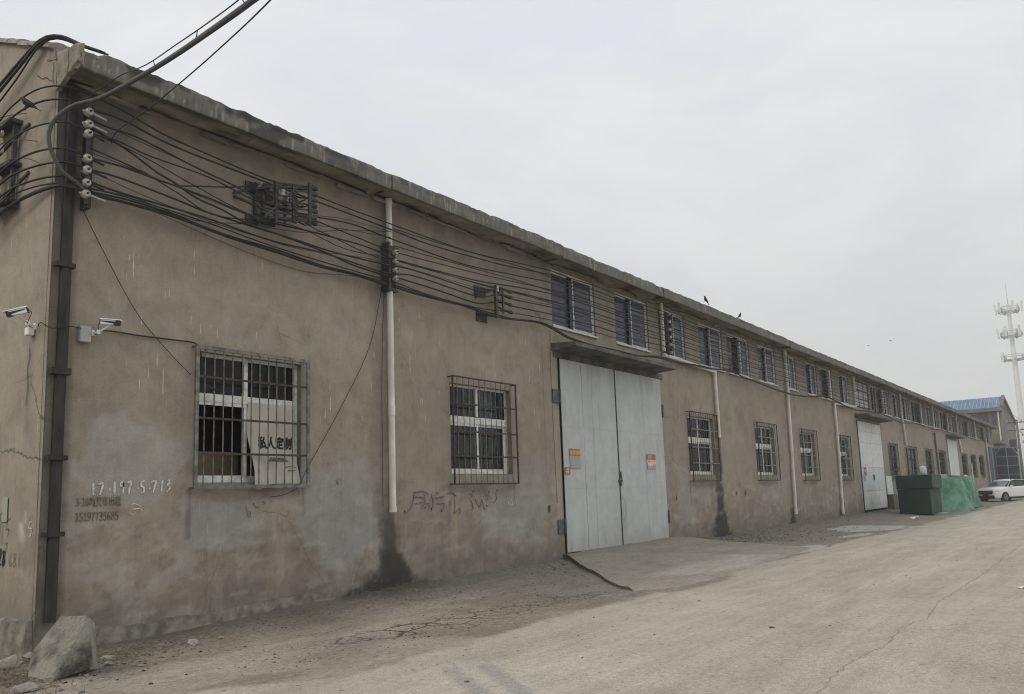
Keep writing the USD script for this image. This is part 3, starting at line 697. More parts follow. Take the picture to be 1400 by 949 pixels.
# end wall with its raked parapet
SL = .43
def gable_top(y):
    return np.where(y < 9, 8.16 + SL * y, 8.16 + SL * (18 - y))
gys = np.concatenate([np.arange(-.0, 2.6, .05), np.arange(2.6, 18.01, .35)]); gts = np.concatenate([np.linspace(0, .985, 150), np.linspace(.99, 1, 5)])
def gab(U, V):
    z = -.5 + (gable_top(U) + .5) * V
    r = np.clip(.10 - U, 0, .10)                                     # worn, rounded arris towards the street
    return np.stack([X0 - .012 * fbm(np.stack([U * .9, z * .9, 0 * U], -1), 4, 72) + (r * r) * 3.0, U, z], -1)
bm, BU, BV = grid(gys, gts, gab)
bz = bm[0][:, 2]
bc = wall_paint(BU + 40, bz, True) * [1.22, 1.22, 1.20]
cstain = 1 - smooth01(.0, .55, BU + (P2(BU, bz, 1.2, 140) - .5) * .5)
bc = lerp(bc, (.17, .16, .138), cstain * (.12 + .5 * smooth01(5.0, 7.6, bz)))
bc = lerp(bc, (.20, .185, .15), (1 - smooth01(.1, .8, bz + (P2(BU, bz, 2, 141) - .5))) * .6)
bc = lerp(bc, (.135, .127, .11), smooth01(.62, .9, P2(BU * 1.5, bz * .5, 1.0, 142)) * .8 * (1 - smooth01(3.5, 5, bz)))
bc = lerp(bc, (.135, .128, .112), np.exp(-((BU - .42) / .10) ** 2) * smooth01(2.4, 3.0, bz) * (1 - smooth01(4.0, 4.3, bz)) * .45)
bc = lerp(bc, (.48, .46, .42), np.exp(-((BU - .42) / .12) ** 4) * np.exp(-((bz - 1.62) / .30) ** 4) * smooth01(.4, .55, P2(BU, bz, 6, 143)) * .8)
bk = np.stack([.4 + 0 * BU, .9 * smooth01(.45, .6, P2(BU, bz, .5, 144)), 0 * BU], -1)
obj('gable_wall', (bm[0], bm[1][:, ::-1]), 'wall_plaster', WH, smooth=True, cd=bc, mk=bk)
# back walls and roof close the hall
obj('rear_wall', box(X0, X1, 18, 18.25, -.5, 8.1), 'room_wall', WH)
obj('gable_wall', join(box(X1 - .25, X1, .3, 18, -.5, 8.0), (np.array([[X1, 0, 8.0], [X1, 18, 8.0], [X1, 9, 12], [X1 - .2, 0, 8.0], [X1 - .2, 18, 8.0], [X1 - .2, 9, 12]], float), np.array([[0, 1, 2], [3, 5, 4]]))), 'far_concrete', WH)
obj('floor_slab', box(X0 + .05, X1 - .05, .3, 17.95, -.1, .12), 'room_wall', WH)
rt = []
for y0, y1, z0, z1 in ((.0, 9.0, 7.98, 11.85), (9.0, 18.3, 11.85, 7.9)):
    rt.append((np.array([[X0 + .15, y0, z0], [X1, y0, z0], [X1, y1, z1], [X0 + .15, y1, z1], [X0 + .15, y0, z0 - .1], [X1, y0, z0 - .1], [X1, y1, z1 - .1], [X0 + .15, y1, z1 - .1]]), _BF[:, ::-1].copy()))
obj('roof', join(rt), 'roof_sheet', WH)
# coping tiles along the raked parapet
for k in range(24):
    y0 = .12 + k * .37
    n = 9; t = np.linspace(0, np.pi, n)
    V = []
    for yy, s in ((y0, 1.0), (y0 + .38, .90)):
        zc = float(gable_top(np.array(yy)))
        V += [[X0 + .10 - .19 * s * math.cos(a), yy, zc + .13 * s * math.sin(a) + .01 * math.sin(k * 2.3)] for a in t]
    V = np.array(V); F = []
    for i in range(n - 1):
        F += [[i, i + 1, n + i + 1], [i, n + i + 1, n + i]]
    F += [[0, i, i + 1] for i in range(1, n - 1)] + [[n, n + i + 1, n + i] for i in range(1, n - 1)]
    F.append([0, n, n + n - 1]); F.append([0, 2 * n - 1, n - 1])
    obj('coping_tile', (V, np.array(F)), 'coping_clay', WH)

# eave: precast slabs, ragged top edge, plaster remains beneath
def eave_piece(a, b, seed, first=False):
    L = b - a
    n = max(6, int(L / (.03 if a < 24 else .08 if a < 50 else .3)))
    xs = np.linspace(a, b, n + 1)
    prof = [(.02, 7.735), (-.10, 7.728), (-.22, 7.722), (-.32, 7.718), (-.42, 7.712), (-.52, 7.705), (-.585, 7.70), (-.60, 7.715), (-.602, 7.75), (-.603, 7.80), (-.602, 7.85), (-.60, 7.90), (-.599, 7.94), (-.598, 7.975), (-.575, 8.035), (-.4, 8.06), (-.15, 8.09), (.05, 8.10)]
    V = []
    for (y, z) in prof:
        q = np.stack([xs, 0 * xs + y, 0 * xs + z], -1)
        nz = fbm(np.stack([xs * 3.6, 0 * xs + y * 3, 0 * xs + z * 3], -1), 6, seed) - .5 + .5 * (fbm(np.stack([xs * 13, 0 * xs + y * 3, 0 * xs + z * 3], -1), 3, seed + 5) - .5)
        n2 = fbm(np.stack([xs * .8, 0 * xs + y * 2, 0 * xs + seed], -1), 4, seed + 9) - .5
        if z > 7.96:
            q[:, 2] += nz * .11; q[:, 1] += nz * .04
        elif y > -.56 and z < 7.85:
            q[:, 2] += nz * .06 + np.where(n2 > .03, .035, 0.0) + n2 * .05   # spalled underside
        else:
            q[:, 1] += nz * .022; q[:, 2] += n2 * .03 * (z < 7.75)
        if first:
            w = 1 - smooth01(0, .5, xs - a)
            if z > 7.9:
                q[:, 2] -= w * (.02 + .05 * (y < -.5))
        V.append(q)
    V = np.array(V); k = len(prof); m = n + 1
    v = V.reshape(-1, 3); F = []
    for i in range(k):
        j = (i + 1) % k
        for t in range(n):
            A, B, Cc, D = i * m + t, i * m + t + 1, j * m + t + 1, j * m + t
            F += [[A, Cc, B], [A, D, Cc]]
    for t, s in ((0, 1), (n, -1)):
        ids = [i * m + t for i in range(k)]
        for i in range(1, k - 1):
            F.append([ids[0], ids[i], ids[i + 1]][::s])
    return v, np.array(F)
ex = [4.82, 10.75, 16.85, 22.6, 28.9, 34.9, 41.0, 47.1, 53.2, 59.3, 65.4, 71.5, 77.6, 83.7, 89.8, 95.9, 102, 112.3]
for k, (a, b) in enumerate(zip(ex[:-1], ex[1:])):
    sg = .012 * math.sin(k * 2.1)
    v, f = eave_piece(a + .006, b - .006, 200 + k, k == 0)
    v[:, 2] += sg; v[:, 1] += .008 * math.sin(k * 3.7)
    ex_, ez_ = v[:, 0], v[:, 2]
    st_ = fbm(np.stack([ex_ * 13, ez_ * 1.2, v[:, 1] * 6], -1), 4, 401)
    mo_ = fbm(np.stack([ex_ * 1.9, ez_ * 3.5, v[:, 1] * 3], -1), 5, 402)
    s3_ = fbm(np.stack([ex_ * 34, ez_ * 5, v[:, 1] * 6], -1), 3, 404)
    ec = np.tile([.165, .156, .138], (len(v), 1)) * (1 + .8 * (st_ - .5) + 1.1 * (mo_ - .5) + .9 * (s3_ - .5))[:, None]
    top_ = smooth01(7.86, 8.02, ez_)
    ec = lerp(ec, (.048, .046, .042), np.clip(smooth01(.47, .56, mo_) * (.30 + .45 * top_ + .55 * (1 - smooth01(7.0, 12.0, ex_))), 0, 1))
    ec = lerp(ec, (.055, .053, .047), smooth01(.54, .66, st_) * .40)
    ec = lerp(ec, (.34, .325, .29), smooth01(.60, .68, s3_) * smooth01(.45, .6, 1 - mo_) * .6)
    under = (ez_ < 7.79 + .03) & (v[:, 1] > -.57)
    ec = lerp(ec, (.25, .228, .188), under * .8); ec = lerp(ec, (.36, .33, .275), under * smooth01(.54, .60, mo_) * .6); ec = lerp(ec, (.07, .066, .058), under * smooth01(.54, .66, fbm(np.stack([ex_ * 1.1, v[:, 1] * 4, 0 * ex_], -1), 4, 403)) * .7)
    obj('eave_slab', (v, f), 'wall_plaster', WH, smooth=True, cd=ec, mk=np.stack([0 * ex_, .8 * (mo_ > .5), 0 * ex_], -1))
# remains of render hanging where wall meets eave
pl = []
for k in range(46):
    xx = 5.4 + k * .8 + rng.uniform(-.3, .3)
    if xx > 41: break
    L, dp, hgt = rng.uniform(.3, 1.1), rng.uniform(.05, .16), rng.uniform(.02, .07)
    pts = [[xx + L * math.cos(t) * .5 * rng.uniform(.7, 1.1), -dp * (.5 + .5 * math.sin(t)) * rng.uniform(.7, 1.1) + .0, 7.735 - z - .03 * rng.random()] for t in np.linspace(0, 2 * np.pi, 9)[:-1] for z in (0, hgt)]
    pl.append(hull(pts))
obj('plaster_remains', join(pl), 'soffit_plaster', WH, kind='stuff')
# broken corner of the eave over the end wall: chunks of mortar
for k_, pts_ in enumerate(([(4.795, .02, 7.56), (4.795, .02, 8.12), (4.795, -.30, 7.70), (4.795, -.30, 8.09), (4.86, .02, 7.56), (4.86, .02, 8.14), (4.86, -.30, 7.70), (4.86, -.30, 8.09)],
                           [(4.80, -.31, 7.71), (4.80, -.31, 8.06), (4.80, -.60, 7.80), (4.80, -.59, 8.00), (4.86, -.31, 7.70), (4.87, -.31, 8.09), (4.87, -.61, 7.72), (4.87, -.60, 8.06), (4.815, -.45, 8.10)],
                           [(4.78, .03, 8.02), (4.78, .32, 8.10), (4.78, .10, 8.22), (4.84, .03, 8.02), (4.84, .32, 8.10), (4.84, .10, 8.24), (4.84, .36, 8.28)])):
    obj('mortar_chunk', rough_mesh(hull(pts_), .05, .035, 9, 30 + k_), 'broken_mortar', WH, smooth=35)
# mended foot of the wall
px = np.linspace(5.55, 9.9, 60)
top = .10 + .10 * (fbm(np.stack([px * 2.5, 0 * px, 0 * px], -1), 4, 150) - .3) + .05 * (1 - smooth01(5.6, 6.2, px)) + .05 * smooth01(7, 9, px) - .12 * smooth01(9.2, 9.9, px)
V = np.vstack([np.stack([px, 0 * px - .030, 0 * px - .45], -1), np.stack([px, 0 * px - .026, top - .02], -1), np.stack([px, 0 * px + .012, top], -1)])
n = len(px); F = []
for r_ in range(2):
    for i in range(n - 1):
        F += [[r_ * n + i, r_ * n + i + 1, (r_ + 1) * n + i + 1], [r_ * n + i, (r_ + 1) * n + i + 1, (r_ + 1) * n + i]]
obj('plinth', (V, np.array(F)), 'plinth_render', WH)
obj('plinth', join(hull([[4.70, .0, -.4], [4.72, 1.9, -.4], [4.80, 1.9, .30], [4.80, .02, .36], [4.74, .06, .33], [4.74, 1.8, .27], [4.83, 0, -.4]])), 'plinth_render', WH)

# corner drain pipe, rusted black, with straps
dp = sub('downpipe', WH, 'rust-black square drain pipe at the corner')
pts = [(5.06, -.085, 7.62), (5.06, -.085, 6.0), (5.045, -.085, 4.72)]
obj('pipe', box(4.930, 5.050, -.10, -.012, 3.62, 7.66), 'rusty_pipe', dp)
obj('pipe', box(4.922, 5.042, -.097, -.012, .30, 3.615), 'rusty_pipe', dp)
for z in (5.05, 3.58, 2.42, 1.42):
    w = 0.02 if z != 3.58 else .05
    obj('strap', box(4.845, 5.095, -.125, -.01, z - w / 2 - .02, z + w / 2 + .02), 'rusty_pipe', dp)

def downpipe(runs, r=.058, mat='plastic_pipe', label=None):
    """runs of straight pieces joined by collars"""
    d = sub('downpipe', WH, label)
    for P in runs:
        m = tube(np.array(P, float), r, 12)
        obj('pipe', m, mat, d, smooth=40)
    for P in runs:
        for q, t in ((P[0], np.array(P[1]) - P[0]), (P[-1], np.array(P[-2]) - P[-1])):
            t = np.array(t, float) / np.linalg.norm(t)
            obj('collar', tube([np.array(q) - t * .01, np.array(q) + t * .09], r * 1.13, 12), mat, d, smooth=40)
    return d
y = -.10
downpipe([[(11.15, y, 7.74), (11.15, y, 5.95)], [(11.15, y, 5.93), (11.15, y, 3.46)], [(11.15, y, 3.44), (11.15, y, 1.50)]], .066)
downpipe([[(23.40, y, 7.74), (23.40, y, 6.16)], [(23.40, y, 6.04), (27.45, y - .02, 5.92)], [(27.47, y, 5.90), (27.47, y, 4.45)], [(27.47, y, 4.43), (27.47, y, 3.55)]], .062)
downpipe([[(35.62, y, 7.74), (35.62, y, 5.95)], [(35.58, y, 5.93), (35.48, y, 3.4)], [(35.48, y, 3.38), (35.35, y, .55)]], .07)
downpipe([[(47.35, y, 7.74), (47.35, y, 6.05)], [(47.25, y, 6.0), (43.15, y, 5.90)], [(43.02, y, 5.88), (43.0, y, 3.2)], [(43.0, y, 3.18), (42.8, y, .3)]], .07)
downpipe([[(59.45, y, 7.74), (59.6, y, 5.95)], [(59.7, y, 5.93), (60.1, y, 4.3)]], .075)
downpipe([[(60.1, y, 4.1), (60.1, y, .2)]], .06, 'old_drain')
downpipe([[(71.6, y, 7.74), (71.6, y, 5.9)]], .08)
downpipe([[(71.6, y, 5.6), (71.9, y, .2)]], .07, 'old_drain')
downpipe([[(83.7, y, 7.74), (83.8, y, 5.9)], [(83.85, y, 5.88), (85.0, y, 4.4)]], .085)
downpipe([[(90.4, y, 3.3), (90.5, y, .2)]], .085)
downpipe([[(95.8, y, 7.74), (95.8, y, 5.9)]], .09)
downpipe([[(104.0, y, 6.2), (104.3, y, .2)]], .1)
downpipe([[(107.6, y, 7.74), (107.6, y, 6.1)]], .1)

# windows ---------------------------------------------------------------------------------------
def rect_frame(x0, x1, z0, z1, y0, y1, w):
    return join(box(x0, x1, y0, y1, z0, z0 + w), box(x0, x1, y0, y1, z1 - w, z1), box(x0, x0 + w, y0, y1, z0 + w, z1 - w), box(x1 - w, x1, y0, y1, z0 + w, z1 - w))
def reveal(x0, x1, z0, z1, dpt=.26):
    e = .0
    return join((np.array([[x0, -.0, z0], [x0, dpt, z0], [x0, dpt, z1], [x0, 0, z1]]), np.array([[0, 1, 2], [0, 2, 3]])),
                (np.array([[x1, 0, z0], [x1, dpt, z0], [x1, dpt, z1], [x1, 0, z1]]), np.array([[0, 2, 1], [0, 3, 2]])),
                (np.array([[x0, 0, z0], [x1, 0, z0], [x1, dpt, z0], [x0, dpt, z0]]), np.array([[0, 1, 2], [0, 2, 3]])),
                (np.array([[x0, 0, z1], [x1, 0, z1], [x1, dpt, z1], [x0, dpt, z1]]), np.array([[0, 2, 1], [0, 3, 2]])))
def low_window(i):
    a, b, c, d = LOW[i]; x0, x1, z0, z1 = low_open[i]
    white = i < 6
    w = sub('window', WH)
    obj('reveal', reveal(x0, x1, z0, z1), 'reveal_plaster', w)
    ys = .12 if white else .035
    fm = 'white_frame' if white else 'grille_green'
    zt = 3.42 if i == 0 else z0 + (z1 - z0) * .62
    xm = (x0 + x1) / 2 - (.02 if i else .02)
    obj('frame', rect_frame(x0, x1, z0, z1, ys, ys + .07, .055), fm, w)
    obj('transom', box(x0 + .055, x1 - .055, ys - .006, ys + .07, zt - (.05 if i == 0 else .10), zt + (.07 if i == 0 else .05)), fm, w)
    obj('mullion', box(xm - .035, xm + .035, ys + .004, ys + .068, zt + .07, z1 - .055), fm, w)
    zb = zt - (.05 if i == 0 else .10)
    obj('sash', rect_frame(x0 + .055, xm + .03, z0 + .055, zb, ys + .006, ys + .036, .06), fm, w)
    obj('sash', rect_frame(xm - .03, x1 - .055, z0 + .055, zb, ys + .037, ys + .066, .055), fm, w)
    gm_ = 'glass_dark'
    obj('pane', box(x0 + .055, xm - .035, ys + .030, ys + .035, zt + .05, z1 - .055), gm_, w)
    obj('pane', box(xm + .035, x1 - .055, ys + .030, ys + .035, zt + .05, z1 - .055), gm_, w)
    if i:
        obj('pane', box(x0 + .115, xm - .03, ys + .018, ys + .022, z0 + .115, zb - .06), gm_, w)
    obj('pane', box(xm + .025, x1 - .11, ys + .050, ys + .054, z0 + .11, zb - .055), gm_, w)
    # grille
    g = sub('window_grille', WH)
    yg = -.13
    fr = 'grille_grey' if i == 0 else 'grille_rust' if i < 6 else 'grille_green'
    br = 'grille_grey' if i < 6 else 'grille_green'
    wd = .058 if i == 0 else .030
    obj('frame', join(rect_frame(a, b, c, d, yg - .015, yg + .015, wd), *[box(u - .012, u + .012, yg + .015, .03, v - .012, v + .012) for u in (a + .02, b - .02) for v in (c + .02, d - .02)]), fr, g)
    nr = [c + (d - c) * t for t in ((.245, .49, .78) if i == 0 else (.262, .49, .745))]
    nb = 12 if i == 0 else 11
    r2 = np.random.default_rng(300 + i)
    bars = []
    for k in range(nb):
        xx = a + (b - a) * (k + 1) / (nb + 1) + r2.uniform(-.012, .012)
        bow = r2.uniform(-.018, .018) if i else 0.0
        P = [(xx, yg + .022, c + wd), (xx + bow, yg + .022, (c + d) / 2), (xx, yg + .022, d - wd)]
        bars.append(tube(spline(P, .6), .0108 if i == 0 else .0090, 6))
    rails = [box(a + wd, b - wd, yg - .006, yg + .010, z - .017, z + .017) for z in nr]
    if i < 2:
        for m in rails: obj('rail', m, 'grille_rust', g)
        for m in bars: obj('bar', m, br, g)
    else:
        obj('rail', join(rails), br, g); obj('bars', join(bars), br, g, kind='stuff')
for i in range(len(LOW)):
    low_window(i)
# inside the nearest window: tan board low left, and the cardboard sheet stood against the right sash
x0, x1, z0, z1 = low_open[0]
obj('interior_board', box(7.0, 8.3, .75, .78, 1.2, 2.62), 'tan_board', WH)

def up_window(k, a, b):
    w = sub('clerestory_window', WH)
    obj('reveal', reveal(a, b, UZ0, UZ1, .24), 'reveal_plaster', w)
    big = b - a > 3
    near = a < 50
    if big:
        obj('frame', rect_frame(a, b, UZ0, UZ1, .03, .09, .05), 'grille_green', w)
        for i in range(3):
            for j in range(3):
                u0, u1 = a + .05 + (b - a - .1) * i / 3, a + .05 + (b - a - .1) * (i + 1) / 3
                v0, v1 = UZ0 + .05 + (UZ1 - UZ0 - .1) * j / 3, UZ0 + .05 + (UZ1 - UZ0 - .1) * (j + 1) / 3
                obj('pane', box(u0 + .03, u1 - .03, .05, .056, v0 + .03, v1 - .03), 'glass_pale', w)
        obj('bar', join([box(a + (b - a) * i / 3 - .03, a + (b - a) * i / 3 + .03, .035, .085, UZ0 + .05, UZ1 - .05) for i in (1, 2)] + [box(a + .05, b - .05, .037, .083, UZ0 + (UZ1 - UZ0) * j / 3 - .03, UZ0 + (UZ1 - UZ0) * j / 3 + .03) for j in (1, 2)]), 'grille_green', w)
        return
    xm = (a + b) / 2
    obj('frame', join(rect_frame(a, b, UZ0, UZ1, .05, .11, .05), box(xm - .005, xm + .05, .045, .109, UZ0 + .05, UZ1 - .05)), 'grey_frame', w)
    obj('sash_stile', box(xm - .16, xm - .006, .048, .121, UZ0 + .052, UZ1 - .052), 'cam_black', w)
    obj('sill', box(a - .04, b + .04, -.05, .10, UZ0 - .05, UZ0), 'grey_frame', w)
    gl = 'glass_blue'
    if near:
        obj('sash', rect_frame(a + .05, xm - .03, UZ0 + .05, UZ1 - .05, .112, .14, .04), 'grey_frame', w)
        obj('sash', rect_frame(xm + .03, b - .05, UZ0 + .05, UZ1 - .05, .065, .095, .04), 'grey_frame', w)
    obj('pane', box(a + .05, xm - .03, .124, .128, UZ0 + .05, UZ1 - .05), gl, w)
    obj('pane', box(xm + .03, b - .05, .078, .082, UZ0 + .05, UZ1 - .05), gl, w)
look('glass_pale', (.17, .19, .19), (.27, .29, .29), rough=.35, scale=3, bump=.3, bscale=12, spec=.5)
for k, (a, b) in enumerate(UP):
    up_window(k, a, b)

# doors -----------------------------------------------------------------------------------------
def canopy(a, b, z, dpt=.74):
    n = 40; xs = np.linspace(a, b, n + 1)
    prof = [(.02, z - .02), (-dpt, z + .03), (-dpt - .005, z + .13), (.02, z + .19)]
    V = np.array([np.stack([xs, 0 * xs + yy + .03 * (fbm(np.stack([xs * 2, 0 * xs + yy, 0 * xs], -1), 4, 160) - .5), 0 * xs + zz + .03 * (fbm(np.stack([xs * 3, 0 * xs + yy, 0 * xs + zz], -1), 4, 161) - .5)], -1) for yy, zz in prof])
    m = n + 1; v = V.reshape(-1, 3); F = []
    for i in range(4):
        j = (i + 1) % 4
        for t in range(n):
            A, B, Cc, D = i * m + t, i * m + t + 1, j * m + t + 1, j * m + t
            F += [[A, Cc, B], [A, D, Cc]]
    for t, s in ((0, 1), (n, -1)):
        ids = [i * m + t for i in range(4)]
        F += [[ids[0], ids[1], ids[2]][::s], [ids[0], ids[2], ids[3]][::s]]
    return v, np.array(F)
def door_reveal(a, b, c, d):
    return join((np.array([[a, 0, c - .6], [a, .3, c - .6], [a, .3, d], [a, 0, d]]), np.array([[0, 1, 2], [0, 2, 3]])),
                (np.array([[b, 0, c - .6], [b, .3, c - .6], [b, .3, d], [b, 0, d]]), np.array([[0, 2, 1], [0, 3, 2]])),
                (np.array([[a, 0, d], [b, 0, d], [b, .3, d], [a, .3, d]]), np.array([[0, 2, 1], [0, 3, 2]])))
def door_wear(v, base, scuff=None):
    x, z = v[:, 0], v[:, 2]
    c = np.tile(base, (len(v), 1)) * (1 + .14 * (P2(x, z, .9, 501) - .5) + .10 * (fbm(np.stack([x * 7, z * .5, 0 * x], -1), 4, 502) - .5))[:, None]
    c = lerp(c, (.25, .225, .18), (1 - smooth01(.1, .75, z - .2 + (P2(x, z, 2.2, 503) - .5) * .9)) * .32)
    c = lerp(c, (.20, .13, .085), smooth01(.62, .70, fbm(np.stack([x * 9, z * .55, 0 * x], -1), 4, 504)) * smooth01(.45, .62, P2(x, z, .8, 505)) * .22)
    c = lerp(c, (.30, .30, .28), smooth01(.60, .68, P2(x, z, 3.2, 506)) * .14)
    for zz in (1.86, 3.45):
        c = lerp(c, (.23, .24, .235), np.exp(-((z - zz) / .018) ** 2) * .16)
    c = lerp(c, (.22, .19, .15), smooth01(4.2, 5.2, z) * smooth01(.5, .66, fbm(np.stack([x * 4, z * .4, 0 * x], -1), 3, 507)) * .3)
    if scuff:
        c = lerp(c, (.20, .165, .12), np.exp(-((np.hypot((x - scuff[0]) / .75, z - scuff[1]) - .33) / .035) ** 2) * (x > scuff[0]) * .55)
        c = lerp(c, (.22, .19, .15), np.exp(-(((x - scuff[0] - .12) / .16) ** 2 + ((z - scuff[1] + .4) / .5) ** 2)) * .4)
    return c
def sheet(x0, x1, z0, z1, y, seed, bow=.012):
    u = np.linspace(x0, x1, 30); v = np.linspace(z0, z1, 110)
    m, U, V = grid(u, v, lambda U, V: np.stack([U, y - bow * (fbm(np.stack([U * 1.1, V * .8, 0 * U + seed], -1), 3, seed) - .2) * np.minimum(1, 6 * np.minimum(np.minimum(U - x0, x1 - U), np.minimum(V - z0, z1 - V))), V], -1))
    return join(m, box(x0, x1, y + .004, y + .03, z0, z1))
for i, (a, b, c, d) in enumerate(DOORS):
    dr = sub('double_door', WH)
    obj('reveal', door_reveal(a, b, c, d), 'reveal_plaster', dr)
    obj('backing', box(a + .01, b - .01, .02, .06, c - .10, d + .0 - .005), 'dark_gap', dr)
    if i == 0:
        for s0, s1, q in ((a + .06, 18.86, 1), (18.872, 20.16, 2), (20.225, 21.83, 3), (21.842, b - .03, 4)):
            m_ = sheet(s0, s1, c + .06, d - .03, -.035, 170 + q, .022)
            obj('leaf_panel', m_, 'painted_steel', dr, smooth=True, cd=door_wear(m_[0], (.40, .422, .408), (20.22, 1.25)))
        obj('crease', box(18.352, 18.360, -.0445, -.03, c + .1, d - .1), 'hinge_steel', dr)
        obj('leaf_edge', box(20.168, 20.190, -.06, .02, c + .05, d - .04), 'hinge_steel', dr)
        obj('leaf_edge', box(20.197, 20.217, -.05, .02, c + .05, d - .04), 'door_paint', dr)
        for hz_ in (4.22, .92):
            obj('hinge', join(box(16.98, 17.24, -.03, -.004, hz_ - .17, hz_ + .17), tube([(17.27, -.05, hz_ - .2), (17.27, -.05, hz_ + .2)], .03, 8)), 'hinge_steel', dr)
            obj('hinge', join(tube([(23.16, -.05, hz_ - .2), (23.16, -.05, hz_ + .2)], .03, 8), box(23.1, 23.22, -.045, -.01, hz_ - .1, hz_ + .1)), 'hinge_steel', dr)
        obj('latch', join(box(20.09, 20.29, -.085, -.03, 2.02, 2.07), box(20.15, 20.22, -.10, -.04, 1.90, 2.02, .012), tube([(20.16, -.09, 2.0), (20.16, -.10, 2.10), (20.21, -.10, 2.10), (20.21, -.09, 2.0)], .008, 6)), 'hinge_steel', dr)
        obj('latch', box(20.215, 20.235, -.09, -.03, 2.1, 2.3), 'hinge_steel', dr)
        # notices
        yq = -.056
        obj('notice', box(17.60, 18.10, yq - .003, yq, 2.37, 2.72), 'poster_paper', dr, label='torn grey paper notice with a red and yellow heading')
        obj('notice_heading', box(17.58, 18.11, yq - .0055, yq - .001, 2.70, 2.88), 'poster_red', dr)
        obj('lettering', on_wall(cjk('库房出租', .115, .001), 17.605, 2.735, yq - .006), 'poster_orange', dr)
        obj('notice', box(17.345, 17.585, yq - .003, yq, 2.22, 2.40), 'poster_red', dr, label='small red square notice')
        obj('lettering', join(on_wall(cjk('出租', .055, .001), 17.40, 2.325, yq - .004), box(17.38, 17.54, yq - .005, yq - .0035, 2.285, 2.302), box(17.40, 17.52, yq - .005, yq - .0035, 2.245, 2.262)), 'poster_white', dr)
        obj('notice', box(21.90, 22.44, yq - .003, yq, 2.38, 2.55), 'poster_paper', dr, label='half torn red and white notice by the right seam')
        obj('notice_heading', box(21.89, 22.46, yq - .005, yq - .001, 2.66, 2.83), 'poster_red', dr)
        r9 = np.random.default_rng(5); xs = np.linspace(21.90, 22.44, 14); zl = 2.46 + .07 * (r9.random(14) - .3) + .06 * np.linspace(0, 1, 14)
        V = np.vstack([np.stack([xs, 0 * xs + yq - .0045, zl], -1), np.stack([xs, 0 * xs + yq - .0045, 0 * xs + 2.665], -1)])
        F = []
        for t in range(13): F += [[t, t + 1, 14 + t + 1], [t, 14 + t + 1, 14 + t]]
        obj('paper_scrap', (V, np.array(F)), 'poster_white', dr)
        obj('lettering', on_wall(cjk('招租', .10, .001), 21.95, 2.70, yq - .0065), 'poster_orange', dr)
        obj('lettering', join(on_wall(cjk('电话', .06, .001), 21.95, 2.585, yq - .006), box(22.12, 22.40, yq - .0062, yq - .005, 2.60, 2.615), box(22.15, 22.38, yq - .0062, yq - .005, 2.56, 2.572)), 'poster_red', dr)
    elif i == 1:
        zs = [c + .05, 1.33, 2.66, 4.06, 4.70, d - .03]
        for k in range(5):
            for u0_, u1_, q_ in ((a + .10, 50.22, 180), (50.26, b - .03, 190)):
                m_ = sheet(u0_, u1_, zs[k] + .006, zs[k + 1] - .006, -.035, q_ + k, .008)
                obj('leaf_panel', m_, 'painted_steel', dr, smooth=True, cd=door_wear(m_[0], (.56, .57, .54) if k != 1 else (.47, .505, .50)))
        obj('latch', box(50.15, 50.35, -.09, -.03, 1.95, 2.25), 'hinge_steel', dr)
        obj('notice', box(48.1, 48.6, -.056, -.052, 2.2, 2.65), 'poster_red', dr)
        obj('notice', box(48.55, 49.0, -.056, -.052, 2.35, 2.85), 'poster_white', dr)
        obj('notice', box(47.9, 48.35, -.0575, -.0565, 1.9, 2.2), 'poster_paper', dr)
        obj('lettering', on_wall(cjk('招租', .16, .001), 48.14, 2.40, -.057), 'poster_white', dr)
    else:
        obj('leaf_panel', sheet(a + .10, 80.4, c + .05, d - .03, -.035, 195), 'door_white', dr, smooth=30)
        obj('leaf_panel', sheet(80.44, b - .03, c + .05, d - .03, -.035, 196), 'door_white', dr, smooth=30)
    obj('canopy', canopy(a - .25, b - .25 if i == 0 else b + .3, d + .15), 'canopy_concrete', WH)
obj('door_lintel', box(17.1, 23.35, -.02, .2, 5.235, 5.40), 'canopy_concrete', WH)

# ------------------------------------------------------------------ writing on the walls
sig = lambda name, m, mat, label=None: obj(name, m, mat, WH, label=label)
yw = -.004
sig('painted_lettering', on_wall(cjk('3-10吨叉车出租', .125, .002), 5.27, 1.72 + .06, yw, squash=.62), 'ink_faded', 'stencilled black lettering near the corner')
sig('painted_lettering', on_wall(cjk('1519773568S', .135, .002), 5.27, 1.575, yw, squash=.62), 'ink_faded', 'stencilled black number near the corner')
DIG = {'1': [[(.05, 1), (.0, .0)]], '7': [[(-.25, .85), (.15, .98), (.0, .5), (-.12, 0)]], '2': [[(-.2, .8), (.05, 1), (.2, .75), (-.15, .1), (.25, .05)]], '9': [[(.2, .85), (-.1, .98), (-.2, .65), (.15, .62), (.2, .9), (.1, .0)]],
       '5': [[(.22, .98), (-.12, .95), (-.15, .6), (.18, .5), (.12, .08), (-.18, .05)]], '3': [[(-.15, .9), (.15, .95), (-.02, .58), (.2, .3), (-.15, .0)]], '.': [[(-.04, .4), (.06, .35)]], '8': [[(.15, .9), (-.15, .85), (.18, .3), (-.02, .0), (-.2, .25), (.2, .75), (.12, .92)]],
       '6': [[(.15, 1), (-.15, .5), (-.12, .05), (.15, .1), (.1, .45), (-.14, .35)]], '0': [[(0, 1), (-.18, .5), (0, 0), (.18, .5), (.02, 1)]]}
def hand(text, h, w, seed, rise=0.0, adv=.62):
    L = []
    r5 = np.random.default_rng(seed); xx = 0
    for ch_ in text:
        for P in DIG.get(ch_, []):
            L.append([((xx + u * h * .9 + r5.uniform(-.01, .01)), v * h + rise * xx + r5.uniform(-.01, .01)) for u, v in P])
        xx += h * (adv if ch_ not in '. ' else .4)
    return strokes(L, w, seed=seed)
